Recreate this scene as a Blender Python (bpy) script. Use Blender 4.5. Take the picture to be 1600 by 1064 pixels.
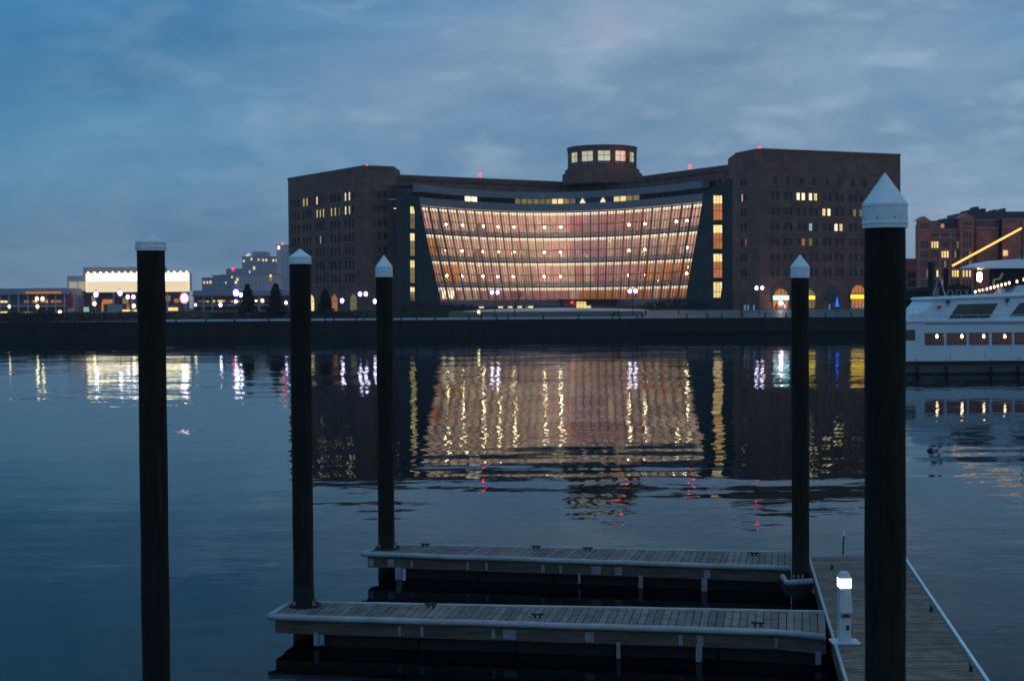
import bpy, math, random
from mathutils import Vector, Matrix
random.seed(7)
S = bpy.context.scene
for o in list(bpy.data.objects): bpy.data.objects.remove(o)

# ------------------------------------------------------------------ camera
CAM = Vector((0, 0, 6.45)); F = 2300.0
pitch = math.atan(56 / F); roll = math.radians(0.40)
fw = Vector((0, math.cos(pitch), -math.sin(pitch)))
r0 = Vector((1, 0, 0)); u0 = r0.cross(fw)
rt = r0 * math.cos(roll) - u0 * math.sin(roll)
up = u0 * math.cos(roll) + r0 * math.sin(roll)
cd = bpy.data.cameras.new('camera'); cam = bpy.data.objects.new('camera', cd)
S.collection.objects.link(cam)
m = Matrix((rt, up, -fw)).transposed().to_4x4(); m.translation = CAM
cam.matrix_world = m
cd.sensor_width = 36; cd.lens = 36 * F / 1600; cd.clip_start = 0.1; cd.clip_end = 9000
cd.dof.use_dof = True; cd.dof.focus_distance = 26; cd.dof.aperture_fstop = 2.8
S.camera = cam

def ray(px, py): return fw + rt * ((px - 800) / F) + up * ((532 - py) / F)
def P(px, py, Y):                       # point of the ray at world depth Y
    d = ray(px, py); return CAM + d * (Y / d.y)
def G(px, py, z):                       # point of the ray on the level z
    d = ray(px, py); return CAM + d * ((z - CAM.z) / d.z)
def proj(v):
    w = Vector(v) - CAM; k = w.dot(fw)
    return 800 + F * w.dot(rt) / k, 532 - F * w.dot(up) / k

# ------------------------------------------------------------------ world
W = bpy.data.worlds.new('World'); S.world = W; W.use_nodes = True
nt = W.node_tree; N = nt.nodes; L = nt.links; N.clear()
def nd(t, **k):
    n = N.new(t)
    for a, b in k.items(): setattr(n, a, b)
    return n
def mth(op, a, b=None, c=None):
    n = N.new('ShaderNodeMath'); n.operation = op
    for i, v in enumerate((a, b, c)):
        if v is None: continue
        if isinstance(v, (int, float)): n.inputs[i].default_value = v
        else: L.new(v, n.inputs[i])
    return n.outputs[0]
SKY_STRENGTH = 0.05
out = nd('ShaderNodeOutputWorld'); bg = nd('ShaderNodeBackground')
sky = nd('ShaderNodeTexSky'); sky.sky_type = 'NISHITA'; sky.sun_disc = False
sky.sun_elevation = math.radians(2.5); sky.sun_rotation = math.radians(200)
sky.air_density = 1.0; sky.dust_density = 1.5; sky.ozone_density = 3.0
tc = nd('ShaderNodeTexCoord'); sp = nd('ShaderNodeSeparateXYZ'); L.new(tc.outputs['Generated'], sp.inputs[0])
zc = mth('MAXIMUM', sp.outputs[2], 0.0)
den = mth('ADD', zc, 0.16)
cx = mth('DIVIDE', sp.outputs[0], den); cy = mth('DIVIDE', sp.outputs[1], den)
cb = nd('ShaderNodeCombineXYZ'); L.new(cx, cb.inputs[0]); L.new(cy, cb.inputs[1])
def noise(scale, detail, rough, vec, off=(0, 0, 0), sc=(1, 1, 1), dist=0.0):
    mp = nd('ShaderNodeMapping'); L.new(vec, mp.inputs[0])
    mp.inputs['Location'].default_value = off; mp.inputs['Scale'].default_value = sc
    n = nd('ShaderNodeTexNoise'); L.new(mp.outputs[0], n.inputs['Vector'])
    n.inputs['Scale'].default_value = scale; n.inputs['Detail'].default_value = detail
    n.inputs['Roughness'].default_value = rough; n.inputs['Distortion'].default_value = dist
    return n.outputs['Fac']
def ramp(fac, stops):
    r = nd('ShaderNodeValToRGB'); L.new(fac, r.inputs[0]); e = r.color_ramp.elements
    while len(e) < len(stops): e.new(0.5)
    for el, (p, c) in zip(e, stops):
        el.position = p; el.color = (*c, 1) if len(c) == 3 else c
    return r.outputs[0]
def mix(f, a, b, bt='MIX'):
    n = nd('ShaderNodeMix', data_type='RGBA', blend_type=bt)
    for s, v in ((n.inputs[0], f), (n.inputs[6], a), (n.inputs[7], b)):
        if isinstance(v, (int, float)): s.default_value = v
        elif isinstance(v, tuple): s.default_value = (*v, 1)
        else: L.new(v, s)
    return n.outputs[2]
# overcast dusk cloud deck: blue overhead, greyer and faintly mauve low down
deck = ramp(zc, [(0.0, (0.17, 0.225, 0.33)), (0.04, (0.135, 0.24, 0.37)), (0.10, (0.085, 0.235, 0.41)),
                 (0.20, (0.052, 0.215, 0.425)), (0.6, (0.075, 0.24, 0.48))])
cbl = nd('ShaderNodeCombineXYZ'); L.new(sp.outputs[0], cbl.inputs[0]); L.new(mth('MULTIPLY', sp.outputs[2], 2.3), cbl.inputs[1]); L.new(mth('MULTIPLY', sp.outputs[1], .8), cbl.inputs[2])
big = noise(3.0, 4, 0.55, cbl.outputs[0], (3.1, 1.2, 0), (1, 1.2, 1), 0.6)
mauve = ramp(big, [(0.30, (0.35, 0.35, 0.35)), (0.62, (1, 1, 1))])
side = mth('MULTIPLY_ADD', sp.outputs[0], 2.2, 0.80)
side = mth('MINIMUM', mth('MAXIMUM', side, 0.10), 0.95)
mv = mth('MULTIPLY', mauve, side)
deck2 = mix(mv, deck, (0.245, 0.33, 0.475))
med = noise(7.5, 6, 0.6, cbl.outputs[0], (7.7, 4.2, 0), (0.85, 1.0, 1), 0.3)
shade = ramp(med, [(0.32, (0.68, 0.79, 0.86)), (0.5, (0.98, 0.985, 0.99)), (0.66, (1.30, 1.17, 1.09))])
deck3 = mix(1.0, deck2, shade, 'MULTIPLY')
brk = noise(19, 4, 0.5, cbl.outputs[0], (1.4, 9.2, 0), (0.9, 1.0, 1), 0.25)
brk = ramp(brk, [(0.55, (0, 0, 0)), (0.70, (1, 1, 1))])
brk = mth('MULTIPLY', mth('MULTIPLY', brk, side), 0.38)
deck4 = mix(brk, deck3, (0.42, 0.50, 0.62))
k = 1.0 / SKY_STRENGTH
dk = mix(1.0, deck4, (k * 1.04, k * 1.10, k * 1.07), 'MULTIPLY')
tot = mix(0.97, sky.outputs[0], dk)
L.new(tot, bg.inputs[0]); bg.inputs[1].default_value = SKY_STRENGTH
L.new(bg.outputs[0], out.inputs[0])

sd = bpy.data.lights.new('sun', 'SUN'); sd.energy = 0.04; sd.angle = math.radians(25); sd.color = (1, 0.86, 0.78)
so = bpy.data.objects.new('sun', sd); S.collection.objects.link(so)
az = math.radians(200)
sdir = Vector((math.sin(az), math.cos(az), math.tan(math.radians(2.5)))).normalized()
so.rotation_euler = (-sdir).to_track_quat('-Z', 'Y').to_euler()

S.view_settings.view_transform = 'Standard'; S.view_settings.look = 'None'
S.view_settings.exposure = 0.0; S.view_settings.gamma = 1
c = S.cycles; c.use_denoising = True; c.max_bounces = 6; c.transparent_max_bounces = 12
c.glossy_bounces = 4; c.diffuse_bounces = 3; c.sample_clamp_indirect = 40; c.caustics_reflective = False
c.caustics_refractive = False; c.use_light_tree = True

# ------------------------------------------------------------------ materials
def mat(name, col, rough=0.8, var=0.25, scale=3.0, metal=0.0, spec=0.4, rand=0.0, stretch=(1, 1, 1), bump=0.0):
    m = bpy.data.materials.new(name); m.use_nodes = True; t = m.node_tree; n = t.nodes
    b = n['Principled BSDF']; b.inputs['Roughness'].default_value = rough; b.inputs['Metallic'].default_value = metal
    b.inputs['Specular IOR Level'].default_value = spec
    co = n.new('ShaderNodeTexCoord'); mp = n.new('ShaderNodeMapping'); mp.inputs['Scale'].default_value = stretch
    t.links.new(co.outputs['Object'], mp.inputs[0])
    nz = n.new('ShaderNodeTexNoise'); nz.inputs['Scale'].default_value = scale; nz.inputs['Detail'].default_value = 5
    nz.inputs['Roughness'].default_value = 0.65
    t.links.new(mp.outputs[0], nz.inputs['Vector'])
    rp = n.new('ShaderNodeMapRange'); rp.inputs[1].default_value = 0.3; rp.inputs[2].default_value = 0.7
    rp.inputs[3].default_value = 1 - var; rp.inputs[4].default_value = 1 + var
    t.links.new(nz.outputs['Fac'], rp.inputs[0]); v = rp.outputs[0]
    if rand:
        oi = n.new('ShaderNodeObjectInfo'); r2 = n.new('ShaderNodeMapRange')
        r2.inputs[3].default_value = 1 - rand; r2.inputs[4].default_value = 1 + rand
        t.links.new(oi.outputs['Random'], r2.inputs[0])
        mm = n.new('ShaderNodeMath'); mm.operation = 'MULTIPLY'
        t.links.new(v, mm.inputs[0]); t.links.new(r2.outputs[0], mm.inputs[1]); v = mm.outputs[0]
    mx = n.new('ShaderNodeVectorMath'); mx.operation = 'SCALE'; mx.inputs[0].default_value = col
    t.links.new(v, mx.inputs['Scale']); t.links.new(mx.outputs[0], b.inputs['Base Color'])
    if bump:
        bp = n.new('ShaderNodeBump'); bp.inputs['Distance'].default_value = bump
        t.links.new(nz.outputs['Fac'], bp.inputs['Height']); t.links.new(bp.outputs[0], b.inputs['Normal'])
    return m
def emit(name, col, s, var=0.0, scale=0.6):
    m = bpy.data.materials.new(name); m.use_nodes = True; t = m.node_tree; n = t.nodes
    b = n['Principled BSDF']; b.inputs['Base Color'].default_value = (col[0] * .5, col[1] * .5, col[2] * .5, 1)
    b.inputs['Emission Color'].default_value = (*col, 1); b.inputs['Emission Strength'].default_value = s
    if var:
        co = n.new('ShaderNodeTexCoord'); nz = n.new('ShaderNodeTexNoise'); nz.inputs['Scale'].default_value = scale
        t.links.new(co.outputs['Object'], nz.inputs['Vector'])
        oi = n.new('ShaderNodeObjectInfo'); ad = n.new('ShaderNodeMath'); ad.operation = 'MULTIPLY_ADD'
        ad.inputs[1].default_value = 0.5
        t.links.new(oi.outputs['Random'], ad.inputs[0]); t.links.new(nz.outputs['Fac'], ad.inputs[2])
        rp = n.new('ShaderNodeMapRange'); rp.inputs[1].default_value = 0.3; rp.inputs[2].default_value = 1.2
        rp.inputs[3].default_value = s * (1 - var); rp.inputs[4].default_value = s * (1 + var)
        t.links.new(ad.outputs[0], rp.inputs[0]); t.links.new(rp.outputs[0], b.inputs['Emission Strength'])
    return m
def brick_mat(name, c1, c2, mortar, sx=1.0):
    m = bpy.data.materials.new(name); m.use_nodes = True; t = m.node_tree; n = t.nodes
    b = n['Principled BSDF']; b.inputs['Roughness'].default_value = 0.9
    co = n.new('ShaderNodeTexCoord'); s = n.new('ShaderNodeSeparateXYZ'); t.links.new(co.outputs['Object'], s.inputs[0])
    ad = n.new('ShaderNodeMath'); t.links.new(s.outputs[0], ad.inputs[0]); t.links.new(s.outputs[1], ad.inputs[1])
    cb = n.new('ShaderNodeCombineXYZ'); t.links.new(ad.outputs[0], cb.inputs[0]); t.links.new(s.outputs[2], cb.inputs[1])
    br = n.new('ShaderNodeTexBrick'); t.links.new(cb.outputs[0], br.inputs['Vector'])
    br.inputs['Color1'].default_value = (*c1, 1); br.inputs['Color2'].default_value = (*c2, 1)
    br.inputs['Mortar'].default_value = (*mortar, 1); br.inputs['Scale'].default_value = sx
    br.inputs['Mortar Size'].default_value = 0.03; br.inputs['Brick Width'].default_value = 0.9; br.inputs['Row Height'].default_value = 0.45
    nz = n.new('ShaderNodeTexNoise'); nz.inputs['Scale'].default_value = 0.35; nz.inputs['Detail'].default_value = 8
    t.links.new(co.outputs['Object'], nz.inputs['Vector'])
    rp = n.new('ShaderNodeMapRange'); rp.inputs[1].default_value = .3; rp.inputs[2].default_value = .7
    rp.inputs[3].default_value = .72; rp.inputs[4].default_value = 1.28
    t.links.new(nz.outputs['Fac'], rp.inputs[0])
    mx = n.new('ShaderNodeVectorMath'); mx.operation = 'SCALE'
    t.links.new(br.outputs['Color'], mx.inputs[0]); t.links.new(rp.outputs[0], mx.inputs['Scale'])
    t.links.new(mx.outputs[0], b.inputs['Base Color'])
    return m
def glass_mat(name, tint=(0.85, 0.9, 0.95), rough=0.03):
    m = bpy.data.materials.new(name); m.use_nodes = True; t = m.node_tree; n = t.nodes
    n.remove(n['Principled BSDF']); o = n['Material Output']
    tr = n.new('ShaderNodeBsdfTransparent'); tr.inputs[0].default_value = (*tint, 1)
    gl = n.new('ShaderNodeBsdfGlossy'); gl.inputs['Roughness'].default_value = rough
    fr = n.new('ShaderNodeFresnel'); fr.inputs[0].default_value = 1.5
    mu = n.new('ShaderNodeMath'); mu.operation = 'MULTIPLY_ADD'; mu.inputs[1].default_value = 1.0; mu.inputs[2].default_value = 0.03
    t.links.new(fr.outputs[0], mu.inputs[0])
    mx = n.new('ShaderNodeMixShader'); t.links.new(mu.outputs[0], mx.inputs[0])
    t.links.new(tr.outputs[0], mx.inputs[1]); t.links.new(gl.outputs[0], mx.inputs[2]); t.links.new(mx.outputs[0], o.inputs[0])
    return m

M = {}
M['pile'] = mat('creosote_timber', (0.018, 0.0135, 0.010), 0.85, 0.7, 4.0, stretch=(4, 4, .3), bump=.06, spec=.25)
M['pile_wet'] = mat('wet_weedy_timber', (0.007, 0.008, 0.006), 0.7, 0.5, 5.0, bump=.03)
M['cap'] = mat('white_cap_plastic', (0.70, 0.79, 0.82), 0.55, 0.14, 5.0, stretch=(1, 1, .5))
M['plank'] = mat('weathered_plank', (0.168, 0.145, 0.130), 0.8, 0.45, 3.5, rand=0.28, stretch=(1, 1, 1), bump=.006)
M['plank_main'] = mat('walkway_plank', (0.150, 0.120, 0.092), 0.75, 0.5, 2.8, rand=0.25, bump=.006)
M['bumper'] = mat('vinyl_bumper', (0.34, 0.36, 0.37), 0.5, 0.22, 2.0)
M['fascia'] = mat('dock_fascia_timber', (0.10, 0.085, 0.062), 0.85, 0.4, 3.0, stretch=(.5, .5, 4))
M['float'] = mat('black_float', (0.008, 0.008, 0.009), 0.7, 0.3, 3)
M['bracket'] = mat('pale_bracket', (0.24, 0.25, 0.27), 0.7, 0.3, 8)
M['iron'] = mat('dark_iron', (0.03, 0.03, 0.033), 0.6, 0.3, 8, metal=.3)
M['pedestal'] = mat('pedestal_plastic', (0.55, 0.58, 0.60), 0.45, 0.08, 4)
M['brick'] = brick_mat('dark_red_brick', (0.200, 0.094, 0.070), (0.145, 0.070, 0.055), (0.19, 0.135, 0.11), .55)
M['stone_trim'] = mat('stone_course', (0.185, 0.125, 0.10), 0.85, .25, .8)
M['granite'] = mat('blue_grey_granite', (0.030, 0.045, 0.048), 0.75, 0.35, .5)
M['metal_band'] = mat('blue_grey_metal', (0.17, 0.21, 0.25), 0.45, 0.15, .5, metal=.25)
M['mullion'] = mat('mullion_metal', (0.20, 0.18, 0.16), 0.5, 0.15, 1, metal=.2)
M['transom'] = mat('transom_metal', (0.12, 0.115, 0.11), 0.5, 0.15, 1, metal=.2)
M['frame'] = mat('window_frame_dark', (0.05, 0.06, 0.065), 0.5, 0.2, 2)
M['glass'] = glass_mat('clear_glass')
M['pane_dark'] = mat('dark_window_glass', (0.018, 0.035, 0.040), 0.12, 0.4, .8, spec=.7, rand=.4)
M['pane_lit'] = emit('lit_window_warm', (1.0, 0.74, 0.30), 1.15, .35)
M['pane_white'] = emit('lit_window_bright', (1.0, 0.86, 0.55), 1.7, .2)
M['pane_dim'] = emit('lit_window_dim', (0.55, 0.42, 0.16), 0.35, .5)
M['pane_amber'] = emit('lit_window_amber', (0.85, 0.30, 0.08), 0.5, .4)
M['pane_teal'] = emit('lit_window_cool', (0.55, 0.95, 0.85), 0.5, .2)
M['plaster'] = mat('pink_interior_wall', (0.62, 0.41, 0.38), 0.9, 0.22, .25)
M['int_brick'] = mat('rose_interior_brick', (0.46, 0.22, 0.23), 0.9, 0.25, .25)
M['plaster_mauve'] = mat('mauve_interior_wall', (0.46, 0.28, 0.32), .9, .25, .25); M['plaster_tan'] = mat('tan_interior_wall', (0.60, 0.45, 0.38), .9, .25, .25)
M['wood'] = mat('interior_wood_panel', (0.50, 0.21, 0.055), 0.7, 0.4, .5, stretch=(1, 1, .3))
M['pale'] = mat('pale_interior_column', (0.75, 0.68, 0.55), 0.8, .1, 1)
M['slab'] = mat('floor_slab', (0.6, 0.57, 0.55), 0.8, .1, 1)
M['parapet'] = mat('gallery_parapet', (0.72, 0.70, 0.74), 0.6, .15, .8)
M['arch_dark'] = mat('interior_arch_shade', (0.30, 0.15, 0.13), 0.9, .2, .4)
M['ceil'] = emit('luminous_ceiling', (1.0, 0.76, 0.62), 1.95)
M['cove'] = emit('cove_strip', (1.0, 0.76, 0.45), .75, .35, .3)
M['lamp_warm'] = emit('warm_globe', (1.0, 0.72, 0.34), 60)
M['lamp_violet'] = emit('violet_white_lamp', (0.86, 0.76, 1.0), 15)
def halo_mat(name, col, s):
    m = bpy.data.materials.new(name); m.use_nodes = True; t = m.node_tree; n = t.nodes; n.remove(n['Principled BSDF'])
    a = n.new('ShaderNodeBsdfTransparent'); a.inputs[0].default_value = (.9, .9, .9, 1); e = n.new('ShaderNodeEmission')
    e.inputs[0].default_value = (*col, 1); e.inputs[1].default_value = s; d = n.new('ShaderNodeAddShader')
    t.links.new(a.outputs[0], d.inputs[0]); t.links.new(e.outputs[0], d.inputs[1]); t.links.new(d.outputs[0], n['Material Output'].inputs[0]); return m
M['halo_violet'] = halo_mat('violet_halo_globe', (0.24, 0.06, 0.85), .38); M['halo_pink'] = halo_mat('pink_halo_globe', (1.0, 0.35, 0.65), .6); M['halo_warm'] = halo_mat('warm_halo_globe', (1.0, 0.45, 0.15), .25)  # globes glow by themselves to imitate the halo around each lamp
M['lamp_flare'] = emit('bright_flood_lamp', (1.0, 0.70, 0.75), 26)
M['lamp_orange'] = emit('sodium_lamp', (1.0, 0.42, 0.10), 45)
M['lamp_yellow'] = emit('yellow_white_lamp', (1.0, 0.82, 0.45), 8)
M['lamp_red'] = emit('red_beacon', (1.0, 0.004, 0.006), 28)
M['lamp_pedestal'] = emit('pedestal_light', (0.95, 0.85, 1.0), 7)
M['sign_cyan'] = emit('cyan_sign_face', (0.28, 0.85, 1.0), 3.2)
M['sign_yellow'] = emit('yellow_sign_face', (1.0, 0.68, 0.03), 1.6)
M['sign_blue'] = emit('blue_light', (0.03, 0.12, 1.0), 2.2)
M['sign_off'] = mat('unlit_sign', (0.04, 0.06, 0.09), .5, .1, 1)
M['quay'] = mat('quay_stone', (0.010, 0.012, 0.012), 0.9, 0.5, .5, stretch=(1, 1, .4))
M['promenade'] = mat('pale_promenade', (0.40, 0.44, 0.48), 0.55, 0.25, .15)
M['pavement'] = mat('grey_pavement', (0.12, 0.14, 0.15), 0.6, 0.3, .2)
M['ground'] = mat('winter_ground', (0.055, 0.05, 0.04), 0.95, 0.4, .12)
M['leaf'] = mat('evergreen_needles', (0.018, 0.032, 0.024), 0.8, 0.4, 1)
M['shrub'] = mat('shrub_twigs', (0.045, 0.042, 0.030), 0.9, 0.4, 1)
M['bark'] = mat('bark', (0.035, 0.028, 0.022), 0.9, 0.3, 2)
M['cloth'] = mat('dark_clothes', (0.02, 0.022, 0.03), 0.9, 0.2, 2)
M['skin'] = mat('skin', (0.35, 0.2, 0.15), 0.7, 0.1, 2)
M['boat_white'] = mat('yacht_white_paint', (0.66, 0.76, 0.82), 0.35, 0.07, .35)
M['boat_hull'] = mat('yacht_grey_hull', (0.085, 0.095, 0.10), 0.5, 0.3, .5)
M['black'] = mat('black_rubber', (0.008, 0.008, 0.01), 0.6, 0.3, 2)
M['boat_glass'] = mat('smoked_boat_glass', (0.035, 0.03, 0.028), 0.08, .6, .6, spec=.6)
M['boat_int'] = mat('cabin_interior', (0.16, 0.07, 0.045), 0.8, .3, 1.5)
M['hotel'] = brick_mat('lamplit_red_brick', (0.66, 0.17, 0.105), (0.56, 0.145, 0.09), (0.62, 0.25, 0.18), .55)  # brick brightened and reddened in place of warm street light falling on it
M['hotel_trim'] = mat('pink_stone_trim', (0.62, 0.25, 0.19), 0.85, .15, .6)
M['hotel_dark'] = mat('dark_metal_roof', (0.045, 0.05, 0.055), 0.6, .25, .5)
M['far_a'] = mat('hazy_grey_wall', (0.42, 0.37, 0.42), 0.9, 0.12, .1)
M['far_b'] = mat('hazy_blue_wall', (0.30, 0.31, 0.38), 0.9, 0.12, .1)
M['far_c'] = mat('hazy_pale_concrete', (0.58, 0.50, 0.52), 0.9, 0.12, .1)  # far walls are pale and lavender, with distance haze put into the colour
M['white_col'] = mat('white_columns', (0.62, 0.60, 0.62), 0.7, 0.08, .5)
M['hall_wall'] = mat('mauve_hall_wall', (0.20, 0.17, 0.21), 0.8, 0.15, .2)
M['glow_hi'] = emit('upper_wall_glow', (1.0, 0.84, 0.58), 2.3)  # upper wall row glows more, standing in for strip lights along the top
M['glow_lo'] = emit('lower_wall_glow', (1.0, 0.78, 0.50), 0.82)
M['red_paint'] = mat('red_fabric', (0.40, 0.05, 0.05), .7, .2, .5)
M['blue_paint'] = mat('blue_tarpaulin', (0.02, 0.06, 0.30), .6, .2, .5)
M['letters'] = mat('pale_letter_metal', (0.20, 0.20, 0.19), .5, .1, 1)
M['awning'] = mat('dark_awning', (0.02, 0.022, 0.022), .8, .3, 1)

# ------------------------------------------------------------------ mesh helpers
COL = S.collection
class MB:
    def __init__(s): s.v = []; s.f = []; s.m = []
    def add(s, vs, fs, mi=0):
        b = len(s.v); s.v += [tuple(v) for v in vs]; s.f += [tuple(b + i for i in f) for f in fs]; s.m += [mi] * len(fs)
    def hexa(s, p, mi=0):   # 8 points: bottom 4 ccw, top 4
        s.add(p, [(3, 2, 1, 0), (4, 5, 6, 7), (0, 1, 5, 4), (1, 2, 6, 5), (2, 3, 7, 6), (3, 0, 4, 7)], mi)
    def box(s, x0, x1, y0, y1, z0, z1, mi=0):
        s.hexa([(x0, y0, z0), (x1, y0, z0), (x1, y1, z0), (x0, y1, z0), (x0, y0, z1), (x1, y0, z1), (x1, y1, z1), (x0, y1, z1)], mi)
    def beam(s, a, b, w, h, mi=0):      # rectangular bar from a to b
        a = Vector(a); b = Vector(b); d = (b - a).normalized()
        sd = d.cross(Vector((0, 0, 1)))
        sd = Vector((1, 0, 0)) if sd.length < 1e-3 else sd.normalized()
        u = sd.cross(d).normalized(); sd = sd * w / 2; u = u * h / 2
        s.hexa([a - sd - u, a + sd - u, b + sd - u, b - sd - u, a - sd + u, a + sd + u, b + sd + u, b - sd + u], mi)
    def lathe(s, cx, cy, prof, n=16, mi=0, cap=True):   # prof: [(r,z)...]
        b = len(s.v)
        for r, z in prof:
            for i in range(n):
                a = 2 * math.pi * i / n; s.v.append((cx + r * math.cos(a), cy + r * math.sin(a), z))
        for j in range(len(prof) - 1):
            for i in range(n):
                s.f.append((b + j * n + i, b + j * n + (i + 1) % n, b + (j + 1) * n + (i + 1) % n, b + (j + 1) * n + i)); s.m.append(mi)
        if cap:
            s.f.append(tuple(b + i for i in range(n))[::-1]); s.m.append(mi)
            s.f.append(tuple(b + (len(prof) - 1) * n + i for i in range(n))); s.m.append(mi)
    def ball(s, c, r, n=10, k=6, mi=0, sz=1.0):
        prof = [(max(1e-4, r * math.sin(math.pi * j / k)), c[2] - sz * r * math.cos(math.pi * j / k)) for j in range(k + 1)]
        s.lathe(c[0], c[1], prof, n, mi, False)
    def tube(s, pts, r, n=6, mi=0, taper=None):
        pts = [Vector(p) for p in pts]; b = len(s.v)
        for j, p in enumerate(pts):
            d = (pts[min(j + 1, len(pts) - 1)] - pts[max(j - 1, 0)]).normalized()
            a = d.cross(Vector((0, 0, 1)))
            a = Vector((1, 0, 0)) if a.length < 1e-3 else a.normalized()
            q = a.cross(d); rr = r if taper is None else r + (taper - r) * j / (len(pts) - 1)
            for i in range(n):
                t = 2 * math.pi * i / n; s.v.append(tuple(p + a * rr * math.cos(t) + q * rr * math.sin(t)))
        for j in range(len(pts) - 1):
            for i in range(n):
                s.f.append((b + j * n + i, b + j * n + (i + 1) % n, b + (j + 1) * n + (i + 1) % n, b + (j + 1) * n + i)); s.m.append(mi)
        s.f.append(tuple(b + i for i in range(n))); s.m.append(mi)
        s.f.append(tuple(b + (len(pts) - 1) * n + i for i in range(n))[::-1]); s.m.append(mi)
    def prism(s, outline, z0, z1, mi=0):
        n = len(outline); b = len(s.v)
        for z in (z0, z1):
            for i, p in enumerate(outline): s.v.append((p[0], p[1], z[i] if isinstance(z, (list, tuple)) else z))
        for i in range(n): s.f.append((b + i, b + (i + 1) % n, b + n + (i + 1) % n, b + n + i)); s.m.append(mi)
        s.f.append(tuple(b + i for i in range(n))[::-1]); s.f.append(tuple(b + n + i for i in range(n))); s.m += [mi, mi]
    def mesh(s, name, mats, off=(0, 0, 0), smooth=False):
        me = bpy.data.meshes.new(name)
        me.from_pydata([(v[0] - off[0], v[1] - off[1], v[2] - off[2]) for v in s.v], [], s.f)
        for m_ in (mats if isinstance(mats, (list, tuple)) else [mats]): me.materials.append(m_)
        me.polygons.foreach_set('material_index', s.m)
        if smooth: me.polygons.foreach_set('use_smooth', [True] * len(s.f))
        me.update(); return me
def link(name, data, parent=None, loc=(0, 0, 0), rz=0):
    o = bpy.data.objects.new(name, data); COL.objects.link(o)
    o.location = loc; o.rotation_euler = (0, 0, rz)
    if parent: o.parent = parent
    return o
def tag(o, label, cat, group=None):
    o['label'] = label; o['category'] = cat
    if group: o['group'] = group
    return o
def thing(name, label, cat, loc, group=None): return tag(link(name, None, None, loc), label, cat, group)
def root_of(o):
    while o.parent: o = o.parent
    return o
def part(name, mb, mats, parent, smooth=False, label=None):     # mb in world coordinates
    o = link(name, mb.mesh(name, mats, root_of(parent).location, smooth), parent)
    if label: o['label'] = label
    return o
def solo(name, mb, mats, loc, label, cat, group=None, smooth=False):
    return tag(link(name, mb.mesh(name, mats, loc, smooth), None, loc), label, cat, group)
def struct(name, mb, mats, smooth=False, kind='structure'):
    o = link(name, mb.mesh(name, mats, (0, 0, 0), smooth)); o['kind'] = kind; return o
def copy_tree(o, parent=None):
    c_ = o.copy(); COL.objects.link(c_)
    if parent: c_.parent = parent
    for ch in [x for x in o.children]: copy_tree(ch, c_)
    return c_

def wall_mb(mb, p0, p1, z0, z1, ops, depth=.35, mi=0):
    """vertical wall from p0 to p1 (left to right seen from outside) with real openings (u0,u1,v0,v1) and reveals"""
    p0 = Vector((p0[0], p0[1], 0)); p1 = Vector((p1[0], p1[1], 0)); d = (p1 - p0); Ln = d.length; d.normalize()
    nrm = Vector((d.y, -d.x, 0)); inn = -nrm * depth
    us = sorted({0, Ln} | {o[0] for o in ops} | {o[1] for o in ops})
    vs = sorted({z0, z1} | {o[2] for o in ops} | {o[3] for o in ops})
    def inside(u, v): return any(o[0] < u < o[1] and o[2] < v < o[3] for o in ops)
    pt = lambda u, v: p0 + d * u + Vector((0, 0, v))
    # merge runs of cells per row
    for j in range(len(vs) - 1):
        vm = (vs[j] + vs[j + 1]) / 2; i = 0
        while i < len(us) - 1:
            if inside((us[i] + us[i + 1]) / 2, vm): i += 1; continue
            k_ = i
            while k_ < len(us) - 1 and not inside((us[k_] + us[k_ + 1]) / 2, vm): k_ += 1
            mb.add([pt(us[i], vs[j]), pt(us[k_], vs[j]), pt(us[k_], vs[j + 1]), pt(us[i], vs[j + 1])], [(0, 1, 2, 3)], mi); i = k_
    for (a, b, c_, e) in ops:
        q = [pt(a, c_), pt(b, c_), pt(b, e), pt(a, e)]; r = [x + inn for x in q]
        mb.add(q + r, [(0, 4, 5, 1), (1, 5, 6, 2), (2, 6, 7, 3), (3, 7, 4, 0)], mi)
    return p0, d, nrm, math.atan2(d.y, d.x)

def window_meshes(name, w, h, bars=1, hb=1):
    fr = MB(); t = .07
    fr.box(-w / 2, w / 2, .18, .26, 0, t); fr.box(-w / 2, w / 2, .18, .26, h - t, h)
    fr.box(-w / 2, -w / 2 + t, .18, .26, t, h - t); fr.box(w / 2 - t, w / 2, .18, .26, t, h - t)
    for i in range(bars):
        x = -w / 2 + w * (i + 1) / (bars + 1); fr.box(x - .025, x + .025, .19, .25, t, h - t)
    for i in range(hb):
        z = h * (i + 1) / (hb + 1); fr.box(-w / 2 + t, w / 2 - t, .195, .245, z - .03, z + .03)
    pn = MB(); pn.box(-w / 2 + .01, w / 2 - .01, .27, .29, .01, h - .01)
    f = fr.mesh(name + '_frame', M['frame'])
    panes = {k_: pn.mesh(name + '_pane', M[k_]) for k_ in ('pane_dark', 'pane_lit', 'pane_white', 'pane_dim', 'pane_amber', 'pane_teal')}
    return f, panes, w, h
def put_window(wm, parent, p0, d, rz, u, v, key):
    f, panes, w, h = wm; off = root_of(parent).location
    q = p0 + d * u; o = link('window', f, parent, (q.x - off.x, q.y - off.y, v - off.z), rz)
    link('pane', panes[key], o); return o
def lit_key(pos, lits, tol=4.2):
    x, y = proj(pos)
    best = None
    for (lx, ly, k_) in lits:
        dd = math.hypot(x - lx, y - ly)
        if dd < tol and (best is None or dd < best[0]): best = (dd, k_)
    return best[1] if best else 'pane_dark'

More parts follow.
